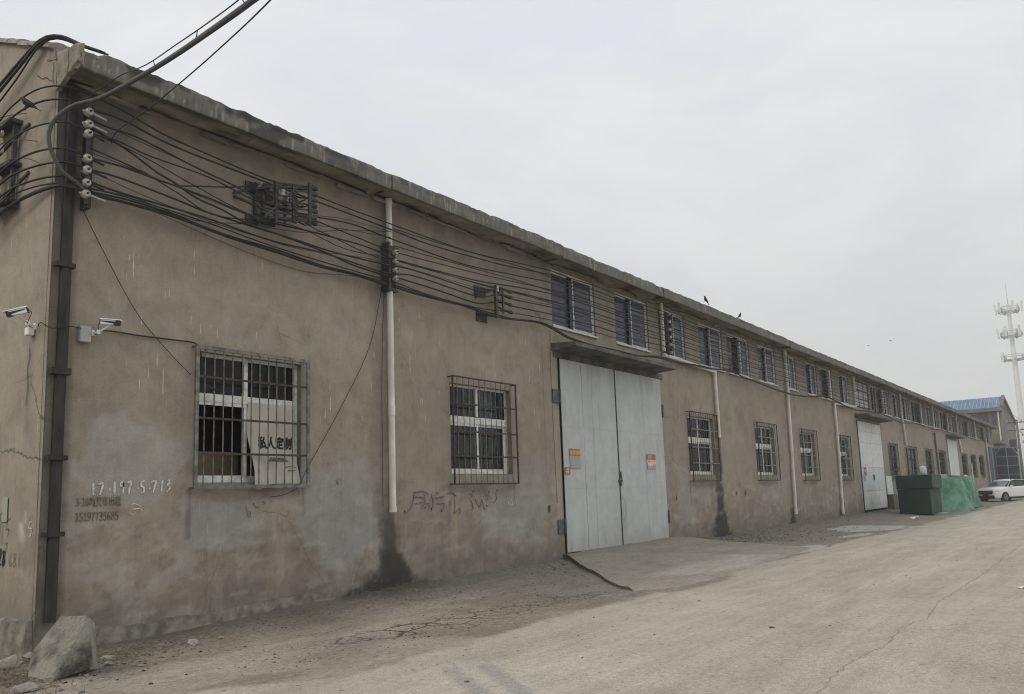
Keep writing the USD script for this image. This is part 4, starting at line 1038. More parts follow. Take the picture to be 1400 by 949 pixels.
sig('chalk_number', on_wall(hand('17.197.5.713', .17, .034, 3, .03, .66), 5.5, 1.92, yw), 'chalk_white', 'white brushed number above the black stencil')
sig('chalk_number', on_wall(strokes([[(0, .12), (.05, .13), (.13, .09)], [(.02, .05), (.12, .06), (.16, .03)], [(-.02, 0), (.02, -.02)]], .014, seed=8), 6.05, 1.66, yw), 'chalk_white')
GR = [[(.30, .70), (.28, .48), (.20, .18), (.05, .02), (.0, .04)], [(.30, .66), (.55, .70), (.72, .60)], [(.28, .52), (.52, .50), (.60, .44)], [(.30, .30), (.55, .34)], [(.58, .62), (.62, .40), (.52, .16), (.55, .14)], [(.66, .30), (.74, .28), (.72, .10)],
      [(.82, .60), (.86, .30), (.80, .05)], [(.95, .66), (1.05, .62)], [(.92, .45), (1.2, .52)], [(.95, .28), (1.2, .27), (1.14, .10), (1.06, .0)], [(1.3, .60), (1.45, .62), (1.6, .5)], [(1.38, .36), (1.36, .2)], [(1.5, .66), (1.54, .2), (1.50, -.06), (1.60, .02), (1.72, .10), (1.66, -.12)],
      [(2.02, .58), (2.12, .52), (2.10, .42)], [(2.05, .40), (2.15, .10), (2.05, .02)], [(2.22, .40), (2.35, .10), (2.45, .35), (2.52, .05), (2.60, .02)], [(2.60, .50), (2.7, .52), (2.62, .30)], [(2.95, .60), (2.98, .40), (2.90, .24), (2.82, .26)]]
scr = sub('painted_scrawl', WH, 'black handwriting under the second window')
for k_, L_ in enumerate(GR):
    obj('stroke', on_wall(strokes([[(u, v * .62) for u, v in L_]], .022, seed=40 + k_), 11.55, 1.44, yw), 'ink_faded', scr)
for px, pz in ((11.56, 1.47), (12.15, 1.52), (12.33, 1.50), (12.65, 1.44), (13.66, 1.50), (14.15, 1.50), (13.70, 1.83), (14.55, 1.84), (14.25, 1.80)):
    sig('paint_blot', on_wall(hull([(0, 0, 0), (.03, .008, 0), (.022, .04, 0), (-.008, .035, 0), (.01, .02, .001)]), px, pz, yw), 'ink_black')
sig('chalk_number', on_wall(strokes([[(0, .1), (.06, 0)], [(.14, .13), (.10, .02), (.17, .01), (.16, .1)], [(.22, .02), (.30, .14), (.34, .02)]], .016, seed=6), 14.95, 1.50, yw), 'chalk_white')
sig('painted_number', on_wall(hand('61', .13, .012, 9, 0, .6), 9.86, 2.02, yw), 'ink_red', 'red handwritten 61')
sig('painted_number', on_wall(strokes([[(0, .16), (.03, .02), (.08, .0), (.07, .08), (.02, .09)], [(.14, .22), (.18, .14), (.24, .16)], [(.28, .24), (.36, .21), (.30, .18)]], .014, seed=12), 7.95, 1.53, yw), 'ink_faded')
# end wall
ge = lambda m, yy, z, sq=1.0: on_gable(m, yy, z, 4.784, sq)
sig('painted_number', ge(hand('928', .21, .034, 21, 0, .62), 1.17, 1.02, .9), 'ink_black', 'black spray painted number on the end wall')
sig('painted_number', ge(hand('681', .20, .015, 22, 0, .72), .72, 1.00, .9), 'ink_faded')
sig('painted_scrawl', ge(strokes([[(.0, .30), (.12, .34), (.10, .2), (.02, .22), (.0, .3)], [(.02, .18), (.0, -.1)], [(.1, .16), (.1, -.1)], [(.24, .3), (.22, .12)], [(.18, .22), (.34, .25)], [(.2, .1), (.3, .1), (.26, .0)], [(.2, -.1), (.28, -.08), (.22, -.22)]], .016, seed=23), 1.12, 1.40), 'ink_faded')
sig('pasted_notice', box(4.776, 4.782, .87, 1.03, 1.60, 1.93), 'poster_paper', 'pale strip notice with black characters pasted on the end wall')
sig('lettering', join(ge(cjk('拆', .10, .001), 1.005, 1.80), ge(cjk('迁', .10, .001), 1.005, 1.68)), 'ink_black')
sig('lettering', ge(hand('5', .20, .018, 25), .16, 1.40), 'chalk_white')

for k_, L_ in enumerate([[(0, 0), (.05, -.02), (.16, -.10), (.30, -.13), (.42, -.22), (.5, -.24)], [(0, .0), (.03, -.10), (.02, -.22), (.06, -.35)], [(0, 0), (.12, .02), (.2, -.04), (.34, .0), (.5, -.05), (.7, -.02)], [(0, 0), (.02, -.15), (-.03, -.3), (.01, -.5), (-.02, -.8)]]):
    sig('wall_crack', ge(strokes([L_], .014, seed=60 + k_), (.62, .14, 1.6, .45)[k_], (7.98, 8.02, 8.42, 3.95)[k_]), 'ink_black')

# cardboard sheet inside the barred nearest window
cb = thing('cardboard_sheet', 'tan cardboard sheet with black brush lettering behind the bars of the nearest window', 'cardboard')
u = np.linspace(8.02, 8.96, 16); v = np.linspace(2.05, 3.40, 26)
def cbf(U, V):
    yy = .105 - .16 * smooth01(0, 1, (3.40 - V) / 1.35) ** 1.5 - .05 * np.exp(-((U - 8.05) / .12) ** 2) * smooth01(.1, .9, (3.4 - V) / 1.35) + .02 * np.sin(V * 5 + U * 3)
    zz = V - .10 * np.exp(-((U - 8.10) / .14) ** 2) * (V < 2.2)
    return np.stack([U + .02 * np.sin(V * 4), yy, zz], -1)
m, _, _ = grid(u, v, cbf)
back = (m[0] + [0, .006, 0], m[1][:, ::-1])
obj('sheet', join(m, back), 'cardboard', cb, smooth=True)
def cb_text(mm, x, z, sq=1.0, slant=0.0):
    q = mm[0]; X = x + q[:, 0] * sq + slant * q[:, 1]; Z = z + q[:, 1]
    P = cbf(X, Z); P[:, 2] = Z
    P[:, 1] -= .004 + q[:, 2]
    return P, mm[1]
obj('lettering', cb_text(cjk('私人定制', .185, .001, bold=3), 8.20, 2.66, .82, .18), 'ink_black', cb)
obj('lettering', join(cb_text(strokes([[(0, 0), (.30, .0)]], .03), 8.40, 2.475), cb_text(strokes([[(0, 0), (.42, .0)], [(.02, .02), (.40, .02)]], .022), 8.36, 2.43), cb_text(strokes([[(0, 0), (.12, .02), (.26, .01)], [(.06, -.05), (.24, -.05)]], .018), 8.66, 2.32)), 'ink_faded', cb)

# ------------------------------------------------------------------ insulator racks, brackets
def spool(p, axis='y', s=1.0):
    pr = np.array([[0, -.055], [.032, -.055], [.046, -.045], [.046, -.022], [.030, -.008], [.030, .008], [.046, .022], [.046, .045], [.032, .055], [0, .055]]) * s
    return shift(lathe(pr, 12, axis), p)
def disc_end(p, s=1.0):
    """the spool's pale hollow end that faces along the street"""
    pr = np.array([[.014, .0], [.014, -.05], [.040, -.052], [.052, -.03], [.052, .03], [.040, .052], [.014, .05], [.014, 0]]) * s
    return shift(lathe(pr, 14, 'y'), p)
ck = thing('insulator_rack', 'dark steel rack of seven porcelain insulators beside the rusty corner pipe', 'insulator rack')
ZI = [7.25, 7.07, 6.93, 6.57, 6.40, 6.21, 6.05]
obj('back_bar', join(box(5.17, 5.23, -.20, -.01, 5.9, 7.42), box(5.13, 5.17, -.245, -.235 + .03, 5.93, 7.40)), 'bracket_steel', ck)
for z in ZI:
    i_ = sub('insulator', ck)
    obj('spool', disc_end((5.11, -.285, z), 1.12), 'porcelain', i_, smooth=35)
    obj('bolt', tube([(5.11, -.38, z), (5.11, -.18, z)], .013, 8), 'bracket_steel', i_)
    obj('tie', tube(spline([(5.03, -.285, z), (5.18, -.285, z), (5.30, -.26, z - .004), (5.30 + .12 * abs(math.sin(z * 9)), -.25, z - .012)], .05), .016, 6), 'box_grey' if z in (7.25, 7.07, 6.05) else 'cable_black', i_)
pk = thing('insulator_rack', 'rack of four pale insulators strapped to the first white downpipe', 'insulator rack')
obj('back_bar', join(box(11.06, 11.22, -.20, -.17, 5.85, 6.75), box(11.0, 11.05, -.24, -.04, 5.80, 6.80), box(10.98, 11.30, -.19, -.02, 5.83, 5.87), box(10.98, 11.30, -.19, -.02, 6.70, 6.74)), 'bracket_steel', pk)
for z in (6.60, 6.42, 6.23, 6.06):
    i_ = sub('insulator', pk)
    obj('spool', disc_end((11.14, -.27, z), 1.05), 'porcelain', i_, smooth=35)
    obj('bolt', tube([(11.14, -.36, z), (11.14, -.18, z)], .012, 8), 'bracket_steel', i_)

b1 = thing('cable_bracket', 'large steel bracket crowded with blackened insulators between the corner and first downpipe', 'cable bracket')
obj('frame', join(bar((7.95, -.02, 7.12), (8.75, -.62, 7.12), .05), bar((7.95, -.02, 6.55), (8.75, -.62, 6.55), .05), bar((8.28, -.28, 6.45), (8.28, -.28, 7.20), .06), bar((8.02, -.06, 6.50), (8.02, -.06, 7.16), .05),
                 bar((7.62, -.02, 6.82), (8.26, -.28, 6.62), .035), bar((7.62, -.02, 6.88), (8.26, -.28, 7.12), .035), box(7.85, 8.10, -.04, -.01, 6.98, 7.16), box(7.86, 8.1, -.04, -.01, 6.44, 6.56)), 'bracket_steel', b1)
obj('cross_arm', join(bar((8.72, -.62, 6.45), (8.72, -.62, 7.22), .045), bar((8.50, -.46, 6.5), (8.50, -.46, 7.15), .04)), 'bracket_steel', b1)
for k, z in enumerate((7.15, 7.05, 6.94, 6.83, 6.73, 6.62, 6.52)):
    obj('insulator', join(shift(lathe(np.array([[0, 0], [.028, 0], [.048, .03], [.03, .045], [.048, .075], [.03, .09], [.04, .12], [0, .13]]) * 1.1, 10, 'x'), (8.74, -.62 + .02 * (k % 2), z)), tube([(8.30, -.32, z + .02), (8.74, -.62, z)], .016, 6)), 'cable_grey' if k % 3 else 'bracket_steel', b1, smooth=40)
for k, (xx, yy, z) in enumerate(((8.05, -.10, 7.10), (8.20, -.20, 7.05), (8.36, -.32, 7.0), (8.10, -.14, 6.66), (8.42, -.40, 6.75))):
    obj('insulator', spool((xx, yy - .04, z), 'z', 1.0), 'porcelain' if k in (0, 2) else 'cable_grey', b1, smooth=35)
obj('plate', box(7.98, 8.36, -.10, -.05, 6.92, 7.16, .012), 'bracket_steel', b1)
obj('plate', box(8.02, 8.40, -.12, -.06, 6.46, 6.60, .012), 'bracket_steel', b1)
obj('strap', join(bar((8.02, -.08, 7.14), (8.74, -.60, 6.50), .03), bar((8.10, -.20, 6.52), (8.55, -.50, 7.12), .03), bar((8.14, -.10, 6.5), (8.14, -.10, 7.1), .05), bar((8.42, -.34, 6.46), (8.42, -.34, 7.2), .035)), 'bracket_steel', b1)
r_b = np.random.default_rng(31)
for k in range(9):
    q0 = np.array([8.05 + .62 * r_b.random(), -.12 - .42 * r_b.random(), 6.5 + .62 * r_b.random()])
    obj('jumper', tube(spline([q0, q0 + [.12, -.05, -.10 * r_b.random()], q0 + [.26, -.12, .12 * (r_b.random() - .5)]], .05), .012, 6), 'cable_black', b1, smooth=True)
for k in range(6):
    obj('insulator', spool((8.52 + .03 * (k % 2), -.47, 6.53 + .11 * k), 'z', .95), 'cable_grey' if k % 2 else 'bracket_steel', b1, smooth=35)
b2 = thing('cable_bracket', 'small steel bracket with four strain insulators between first downpipe and grey door', 'cable bracket')
obj('frame', join(box(13.92, 14.32, -.03, -.006, 6.30, 6.52), box(13.98, 14.36, -.03, -.006, 5.70, 5.92), bar((13.85, -.10, 6.20), (14.45, -.30, 6.52), .05), bar((14.38, -.28, 5.78), (14.38, -.28, 6.55), .06), bar((14.62, -.30, 5.92), (14.62, -.30, 6.50), .035),
                 bar((14.0, -.02, 5.85), (14.5, -.30, 5.82), .04), bar((14.1, -.02, 6.45), (14.62, -.30, 6.46), .04)), 'bracket_steel', b2)
obj('bolt', bar((14.395, -.32, 6.40), (14.395, -.32, 6.53), .05), 'porcelain', b2)
for z in (6.50, 6.36, 6.18, 6.00):
    obj('insulator', join(tube(spline([(14.45, -.30, z + .03), (14.85, -.27, z + .02), (15.05, -.25, z)], .1), [.018, .018, .03, .04, .03, .02, .035, .02][:len(spline([(14.45, -.30, z + .03), (14.85, -.27, z + .02), (15.05, -.25, z)], .1))] if False else .022, 7),
                          shift(lathe([[0, -.06], [.03, -.06], [.045, -.03], [.025, 0], [.045, .03], [.03, .06], [0, .06]], 8, 'x'), (14.95, -.262, z + .01))), 'bracket_steel', b2, smooth=40)
rack_x = [23.60, 29.62, 41.70, 53.4, 65.6, 77.4, 89.6, 101.5]
rack_say = ['above the right end of the first canopy', 'between the fourth and fifth upper windows', 'between the second white downpipe pair', 'right of the lattice glazed upper window',
            'over the dark green crates', 'over the plain white far door', 'beyond the plain white far door', 'at the far end of the building']
for k, xx in enumerate(rack_x):
    r_k = thing('insulator_rack', f'slim insulator rack on the wall {rack_say[k]}', 'insulator rack')
    obj('back_bar', box(xx - .05, xx + .05, -.20, .02 if xx > 1 else 0, 6.05, 7.45), 'bracket_steel', r_k)
    sz = 1.0 if k < 2 else 1.5
    for z in np.linspace(6.12, 7.38, 9 if k else 6):
        obj('insulator', disc_end((xx, -.25, z), sz), 'porcelain', r_k, smooth=35)
# rack on the end wall
gr = thing('cable_bracket', 'rusty steel cable rack on the end wall at the left edge', 'cable bracket')
obj('frame', join(box(4.70, 4.76, 1.10, 1.16, 6.1, 7.4), box(4.60, 4.66, 1.55, 1.62, 6.0, 7.6), box(4.62, 4.79, 1.05, 1.75, 7.38, 7.44), box(4.62, 4.79, 1.0, 1.75, 6.72, 6.77), box(4.62, 4.79, 1.0, 1.75, 6.15, 6.20), bar((4.60, 1.6, 6.05), (4.78, .72, 6.55), .035), bar((4.60, 1.65, 6.85), (4.78, .78, 7.30), .035),
                 bar((4.55, 1.7, 6.1), (4.75, 1.0, 6.1), .04)), 'bracket_steel', gr)
for k, (yy, z) in enumerate(((1.30, 7.25), (1.45, 7.2), (1.28, 6.98), (1.48, 6.9), (1.30, 6.55), (1.45, 6.45), (1.25, 6.32), (1.6, 7.35))):
    obj('insulator', spool((4.58, yy, z), 'x', 1.1), 'porcelain' if k % 2 == 0 else 'cable_grey', gr, smooth=35)
obj('name_plate', box(4.55, 4.56, 1.58, 1.75, 6.75, 7.0), 'box_grey', gr)

# ------------------------------------------------------------------ wires along the street wall
def strung(near, zfar, seed, yy=-.25):
    """points (x, z) of the near stretch, then on to the far end with a little sag between the racks"""
    P = [(a, yy - .03 * math.sin(a * .7 + seed), b) for a, b in near]
    if zfar is not None:
        stops = [19.1, 23.6, 29.6, 35.6, 41.7, 47.4, 53.4, 59.5, 65.6, 71.5, 77.4, 83.5, 89.6, 95.5, 101.5, 111.0]
        last = near[-1][0]
        for s0, s1 in zip([last] + stops[:-1], stops):
            if s1 <= last + .5: continue
            P.append(((s0 + s1) / 2 if s0 > last else (last + s1) / 2, yy, zfar - .035 * (1 + .6 * math.sin(seed * 2 + s1)) * ((s1 - s0) / 6)))
            P.append((s1, yy, zfar + .012 * math.sin(seed + s1)))
    return P
Wn = [
 ('uppermost black cable sweeping from the corner rack under the eave', [(5.34, 7.53), (5.73, 7.47), (6.27, 7.35), (6.97, 7.28), (7.99, 7.20), (8.8, 7.21), (10.05, 7.17), (12.54, 7.16), (13.81, 7.19), (15.5, 7.32), (16.75, 7.40)], 7.42, .0105, (7.45, .3)),
 ('second black cable from the top, doubled up beside the first', [(5.17, 7.33), (5.48, 7.35), (5.8, 7.31), (6.21, 7.23), (6.97, 7.17), (9.09, 7.10), (11.03, 7.06), (12.24, 7.03), (13.99, 7.09), (14.99, 7.14), (16.75, 7.28)], 7.29, .0125, (7.3, .2)),
 ('third black cable from the top, passing through the large bracket', [(5.15, 7.15), (5.48, 7.14), (5.88, 7.13), (6.72, 6.98), (7.55, 6.87), (7.99, 6.78), (8.41, 6.75), (9.04, 6.8), (10.05, 6.91), (11.03, 6.88), (13.25, 6.83), (14.98, 6.94), (16.73, 7.08)], 7.12, .0115, None),
 ('fourth black cable from the top, tied to the downpipe rack\'s top insulator', [(5.16, 6.95), (5.49, 6.98), (6.02, 6.91), (6.98, 6.89), (7.79, 6.77), (8.74, 6.73), (9.18, 6.75), (11.03, 6.62), (11.21, 6.62), (13.89, 6.71), (16.65, 6.89)], 6.96, .010, (7.0, .1)),
 ('long black cable leaving the corner rack\'s fourth insulator', [(5.17, 6.60), (5.63, 6.62), (6.03, 6.60), (6.98, 6.56), (7.71, 6.49), (8.25, 6.47), (9.04, 6.52), (10.29, 6.55), (10.92, 6.50), (11.23, 6.46), (13.52, 6.52), (15.2, 6.68), (16.71, 6.80)], 6.82, .0125, (6.62, .1)),
 ('long black cable leaving the corner rack\'s fifth insulator', [(5.18, 6.44), (5.63, 6.45), (6.49, 6.38), (7.12, 6.32), (8.57, 6.29), (9.6, 6.25), (10.82, 6.29), (11.56, 6.34), (12.7, 6.32), (13.77, 6.32), (14.5, 6.50), (15.1, 6.56), (16.83, 6.62)], 6.64, .0125, (6.46, .0)),
 ('long black cable leaving the corner rack\'s sixth insulator', [(5.18, 6.27), (5.64, 6.24), (6.99, 6.22), (8.18, 6.14), (9.38, 6.17), (10.82, 6.12), (11.75, 6.23), (13.76, 6.19), (14.5, 6.36), (15.21, 6.37), (16.75, 6.44)], 6.46, .0125, (6.26, .0)),
 ('black cable slanting steeply across the others down to the first downpipe', [(5.18, 7.06), (5.49, 6.98), (5.82, 6.86), (6.15, 6.71), (6.44, 6.63), (6.8, 6.49), (7.26, 6.42), (7.71, 6.31), (8.41, 6.27), (9.38, 6.19), (10.04, 6.10), (10.86, 6.08), (11.2, 6.10), (12.5, 6.08), (13.75, 6.03), (14.5, 6.18), (15.21, 6.19), (16.8, 6.25)], 6.27, .0135, None),
 ('thin cable just above the thick bundle', [(5.18, 6.16), (5.65, 6.18), (6.99, 6.13), (8.18, 6.04), (9.38, 6.01), (10.82, 6.0), (11.2, 6.0), (12.2, 5.93), (13.75, 5.92), (14.98, 6.01), (16.79, 6.09)], 6.10, .0095, (6.16, .0)),
]
for lab_, z0_, zf_ in (('thin cable between the two uppermost ones over the upper windows', 7.22, 7.205), ('thin cable halfway up the upper windows', 6.86, 6.885), ('thin cable below the middle of the upper windows', 6.55, 6.55)):
    Wn.append((lab_, [(11.15, z0_ - .12), (12.5, z0_ - .10), (13.9, z0_ - .06), (15.4, z0_), (16.75, z0_ + .01)], zf_, .0085, None))
cable_wrap = []
for k, (lab, near, zf, r, wrap) in enumerate(Wn):
    P = strung(near, zf, k + 1.0)
    if wrap:
        wz, lift = wrap
        P = [(4.50, 2.4, wz - .50 - .1 * (k % 2)), (4.52, 1.6, wz - .28), (4.55, .9, wz + lift * .25 - .05), (4.66, .25, wz + lift * .5), (4.86, -.2, wz + lift * .35)] + P
    S_ = spline(P, .12 if P[0][0] < 10 else .2)
    keep_ = np.ones(len(S_), bool); keep_[1:-1] = (np.arange(len(S_))[1:-1] % 3 == 0) | (S_[1:-1, 0] < 24)
    tag_m = tube(S_[keep_], r * 1.18, 6)
    obj('power_cable', tag_m, 'cable_black', smooth=True, label=lab, cat='cable', group='cables along the street wall')
r_s = np.random.default_rng(91)
for k_, nm_ in enumerate(('topmost', 'second from the top', 'middle one', 'second from the bottom', 'lowest')):
    za, zb = 7.2 - .26 * k_ + r_s.uniform(-.05, .05), r_s.uniform(6.05, 7.1)
    pts_ = [(5.16, -.25, za)]
    for t_ in (.12, .28, .45, .62, .8):
        pts_.append((5.16 + 5.9 * t_, -.25 + r_s.uniform(-.05, .05), za + (zb - za) * t_ - .30 * math.sin(math.pi * t_) * r_s.uniform(.5, 1.0) + r_s.uniform(-.04, .04)))
    pts_.append((11.05, -.25, zb))
    for t_ in ((.3, .6, 1.0) if k_ % 2 else ()):
        pts_.append((11.05 + 5.7 * t_, -.25, zb + .03 - .06 * math.sin(math.pi * t_) + .1 * t_))
    obj('loose_strand', tube(spline(pts_, .15), r_s.uniform(.0055, .0095), 5), 'cable_black', smooth=True, label=f'thin slack strand among the thick cables, {nm_} at the corner rack', cat='cable', group='slack strands among the cables')
J = [(5.22, 6.10), (5.65, 6.12), (6.5, 6.11), (7.43, 6.02), (8.37, 5.98), (9.38, 5.93), (10.04, 5.95), (11.01, 5.92), (11.74, 5.89), (12.68, 5.89), (13.31, 5.90), (14.03, 5.85), (14.92, 5.86), (16.03, 5.96), (16.71, 5.92), (17.6, 5.76), (19, 5.72), (21, 5.74), (22.77, 5.86), (23.92, 5.86), (25.47, 5.91), (26.91, 5.96), (28.13, 6.03), (29.2, 6.04), (30.09, 5.96), (31.92, 5.87), (34.3, 5.77), (37.34, 5.79), (40.91, 6.06), (43.23, 5.96), (46.38, 5.78), (48.66, 5.85), (51.89, 5.97), (54.38, 5.9), (58.62, 5.71), (63.94, 5.91), (69.97, 5.79), (74.38, 5.93), (80.77, 5.9), (86.46, 6.0), (93.76, 5.84), (101.93, 5.98), (111, 5.9)]
PJ = spline([(4.6, 1.6, 5.95), (4.66, .6, 6.08), (4.84, -.2, 6.12)] + [(a, -.20, b) for a, b in J], .18)
obj('cable_bundle', join(tube(PJ, .023, 8), tube(PJ + np.stack([0 * PJ[:, 0], .012 * np.sin(PJ[:, 0] * 3) - .02, .024 + .012 * np.cos(PJ[:, 0] * 2.2)], -1), .014, 6)), 'cable_black', smooth=True,
    label='thick bundle of black cables, lowest along the whole street wall', cat='cable', group='cables along the street wall')
for k, xx in enumerate((6.1, 8.05, 9.6, 11.9, 16.0)):
    z = float(np.interp(xx, [a for a, b in J], [b for a, b in J]))
    pass
obj('power_cable', tube(spline([(5.17, -.25, 6.75), (5.63, -.25, 6.69), (6.09, -.25, 6.61), (6.44, -.25, 6.59), (6.79, -.25, 6.68), (7.46, -.22, 6.87), (7.8, -.2, 7.0), (8.05, -.16, 7.03)], .1), .012, 6), 'cable_black', smooth=True,
    label='black cable looping up from the corner to the large bracket\'s left plate', cat='cable', group='cables along the street wall')
obj('power_cable', tube(spline([(5.9, -.25, 6.66), (6.5, -.28, 6.46), (7.0, -.27, 6.30), (7.6, -.25, 6.36), (8.1, -.22, 6.52), (8.3, -.25, 6.6)], .1), .010, 6), 'cable_black', smooth=True,
    label='slack black cable hanging just left of the large bracket\'s foot', cat='cable', group='cables along the street wall')
obj('power_cable', tube(spline([(8.45, -.4, 6.9), (8.9, -.3, 6.62), (9.6, -.26, 6.52), (10.4, -.24, 6.42), (11.0, -.24, 6.40)], .1), .0095, 6), 'cable_black', smooth=True,
    label='short black cable from the large bracket down to the downpipe rack', cat='cable', group='cables along the street wall')
thin = lambda pts, r, lab, mat='cable_black', st=.1: obj('thin_wire', tube(spline(pts, st), r, 5), mat, smooth=True, label=lab, cat='wire')
thin([(5.19, -.03, 5.93), (5.49, -.028, 5.41), (6.01, -.025, 4.59), (6.47, -.025, 4.11), (6.9, -.028, 3.74)], .0055, 'thin black wire running slantwise from the corner rack to the nearest window')
thin([(6.18, -.2, 6.10), (7.46, -.05, 5.96), (8.44, -.04, 5.85), (9.17, -.04, 5.83), (10.23, -.05, 5.97), (11.0, -.1, 5.93)], .006, 'thin grey wire sagging under the thick cable bundle', 'cable_grey')
thin([(11.0, -.03, 5.87), (10.65, -.025, 4.65), (9.9, -.025, 3.39), (9.12, -.04, 2.28), (8.9, -.13, 2.0), (8.62, -.05, 1.86), (8.4, -.03, 1.84)], .0055, 'thin wire curving from the first downpipe down to the nearest window\'s sill')
thin([(11.05, -.03, 5.85), (10.98, -.02, 4.0), (10.97, -.02, 1.6)], .005, 'thin wire hanging straight down left of the first white downpipe')
thin([(5.42, -.08, 4.20), (5.64, -.03, 4.235), (6.07, -.028, 4.23), (6.64, -.028, 4.24), (6.95, -.03, 4.24), (7.04, -.05, 4.15), (7.06, -.12, 3.8), (7.1, -.10, 3.6), (7.3, -.12, 3.52)], .012, 'black camera lead along the wall into the nearest window')
thin([(4.79, .22, 4.22), (4.75, .05, 4.24), (4.86, -.03, 4.16), (5.05, -.175, 4.19), (5.3, -.02, 4.21)], .006, 'thin lead between the two cameras across the rusty pipe')
thin([(16.95, -.03, 5.9), (16.93, -.02, 4.2), (16.98, -.02, 1.5)], .005, 'thin wire hanging left of the grey door frame', 'cable_grey')
# heavy overhead cable: up from the corner rack round in a loop and away over the road
BC = [(5.14, -.26, 6.08), (4.96, -.27, 6.20), (4.81, -.24, 6.30), (4.70, -.20, 6.51), (4.65, -.17, 6.71), (4.65, -.22, 6.91), (4.73, -.34, 7.08), (4.84, -.50, 7.19), (4.90, -.83, 7.16), (4.89, -1.31, 7.09), (4.76, -2.45, 6.91), (4.59, -3.37, 6.72), (4.40, -4.25, 6.53), (4.10, -5.47, 6.24), (3.76, -6.65, 5.95), (2.6, -9.9, 5.35), (.8, -14, 5.1)]
BCs = spline(BC, .12)
obj('overhead_cable', tube(BCs, .029, 8), 'cable_grey', smooth=True, label='thick dark overhead cable looping off the corner and rising away to the sky', cat='cable')
ms = spline([(4.90, -.40, 7.22), (4.94, -.91, 7.30), (4.91, -1.54, 7.27), (4.75, -2.46, 7.01), (4.58, -3.38, 6.83), (4.39, -4.26, 6.63), (4.09, -5.31, 6.33), (3.75, -6.48, 6.05), (2.6, -9.8, 5.45), (.8, -13.9, 5.2)], .2)
mw = [tube(ms, .007, 5)]
for t in (10, 16, 22, 27):
    if t < len(ms):
        q = ms[t]; i_ = np.argmin(np.linalg.norm(BCs - q, axis=1)); mw.append(tube([q, BCs[i_] - [0, 0, .02]], .006, 5))
obj('messenger_wire', join(mw), 'cable_black', smooth=True, label='thin steel support wire just above the thick overhead cable', cat='wire')
obj('thin_wire', tube(spline([(5.45, -.26, 6.92), (5.35, -.6, 6.95), (5.05, -2.0, 6.72), (4.55, -4.2, 6.42), (4.05, -6.2, 6.20), (3.0, -10, 5.9), (1.8, -14, 5.85)], .2), .008, 5), 'cable_black', smooth=True,
    label='single thin black wire rising to the sky beside the thick overhead cable', cat='wire')
# cables hung from the parapet down the end wall
for k, (dy, dz, r, lab) in enumerate(((0, 0, .022, 'uppermost of the thick cables draped over the roof corner'), (.05, -.11, .022, 'middle thick cable draped over the roof corner'), (.10, -.30, .013, 'thinnest, lowest cable draped over the roof corner'))):
    P = [(5.12 + .05 * k, -.56, 8.06), (4.98, -.34, 8.17 - .01 * k), (4.80, -.02 + dy, 8.36), (4.70, .36 + dy * .6, 8.40 + dz * .3), (4.66, 1.0, 8.24 + dz * .75), (4.62, 1.85, 7.98 + dz), (4.58, 3.0, 7.55 + dz)]
    obj('power_cable', tube(spline(P, .1), r, 7), 'cable_black', smooth=True, label=lab, cat='cable', group='cables over the roof corner')
for k, (za, zb, ya, lab) in enumerate(((7.05, 6.9, 1.5, 'grey wire arching off the left rack\'s second arm'), (6.72, 6.5, 1.3, 'short slack wire on the end wall below the left rack\'s middle arm'), (7.55, 7.45, 1.9, 'thin straight wire on the end wall near the perched bird'))):
    thin([(4.62, ya + .6, za - .15), (4.62, ya, za + .05), (4.68, ya - .6, za), (4.74, ya - 1.1, zb)], .007, lab, 'cable_grey')

# ------------------------------------------------------------------ cameras on the walls
def cctv(base, d, label, junction):
    """d: unit direction the lens points to"""
    t = thing('security_camera', label, 'security camera', 'white bullet cameras at the building corner')
    base = np.array(base, float); d = np.array(d, float); d /= np.linalg.norm(d)
    s = np.cross(d, [0, 0, 1]); s /= np.linalg.norm(s); up = np.cross(s, d)
    def place(m, c):
        return np.array(c) + m[0][:, :1] * d + m[0][:, 1:2] * s + m[0][:, 2:] * up, m[1]
    a, arm, c = base, base + np.array(junction[0]), base + np.array(junction[1])
    body = hull([(u, w * sy, z) for u, w, z in ((-.12, .038, .03), (-.12, .034, -.035), (.11, .040, .03), (.10, .036, -.03), (-.13, .02, 0), (.12, .03, 0)) for sy in (-1, 1)])
    obj('housing', place(body, c), 'cam_white', t, smooth=40)
    obj('hood', place(hull([(u, w * sy, z) for u, w, z in ((-.13, .046, .034), (.155, .052, .034), (.155, .050, .046), (-.13, .040, .050)) for sy in (-1, 1)]), c), 'cam_white', t)
    obj('face', place(hull([(u, w * sy, z) for u, w, z in ((.098, .041, .031), (.128, .042, .031), (.128, .036, -.036), (.06, .037, -.036)) for sy in (-1, 1)]), c), 'cam_black', t)
    obj('rear_cap', place(hull([(u, w * sy, z) for u, w, z in ((-.135, .036, .030), (-.118, .0385, .031), (-.118, .0355, -.036), (-.132, .030, -.030)) for sy in (-1, 1)]), c), 'cam_black', t)
    obj('side_stripe', place(join(hull([(u, .0395 * 1, z) for u, z in ((-.11, .016), (.09, .016), (.09, -.020), (.03, .004), (-.11, .006))] + [(.0, .030, 0)]), hull([(u, -.0395, z) for u, z in ((-.11, .016), (.09, .016), (.09, -.020), (.03, .004), (-.11, .006))] + [(.0, -.030, 0)])), c), 'cam_black', t)
    obj('bracket', join(tube([a, arm], .016, 8), tube([arm, c - up * .045], .015, 8), shift(lathe([[0, -.03], [.026, -.03], [.03, 0], [.026, .03], [0, .03]], 10, 'z'), arm), shift(rounded(.07, .05, .09, .015), a)), 'cam_white', t, smooth=40)
    obj('lead', tube(spline([c - d * .12, c - d * .16 - up * .04, arm - [0, 0, .02], a - [0, 0, .03]], .04), .005, 5), 'cam_black', t)
    return t
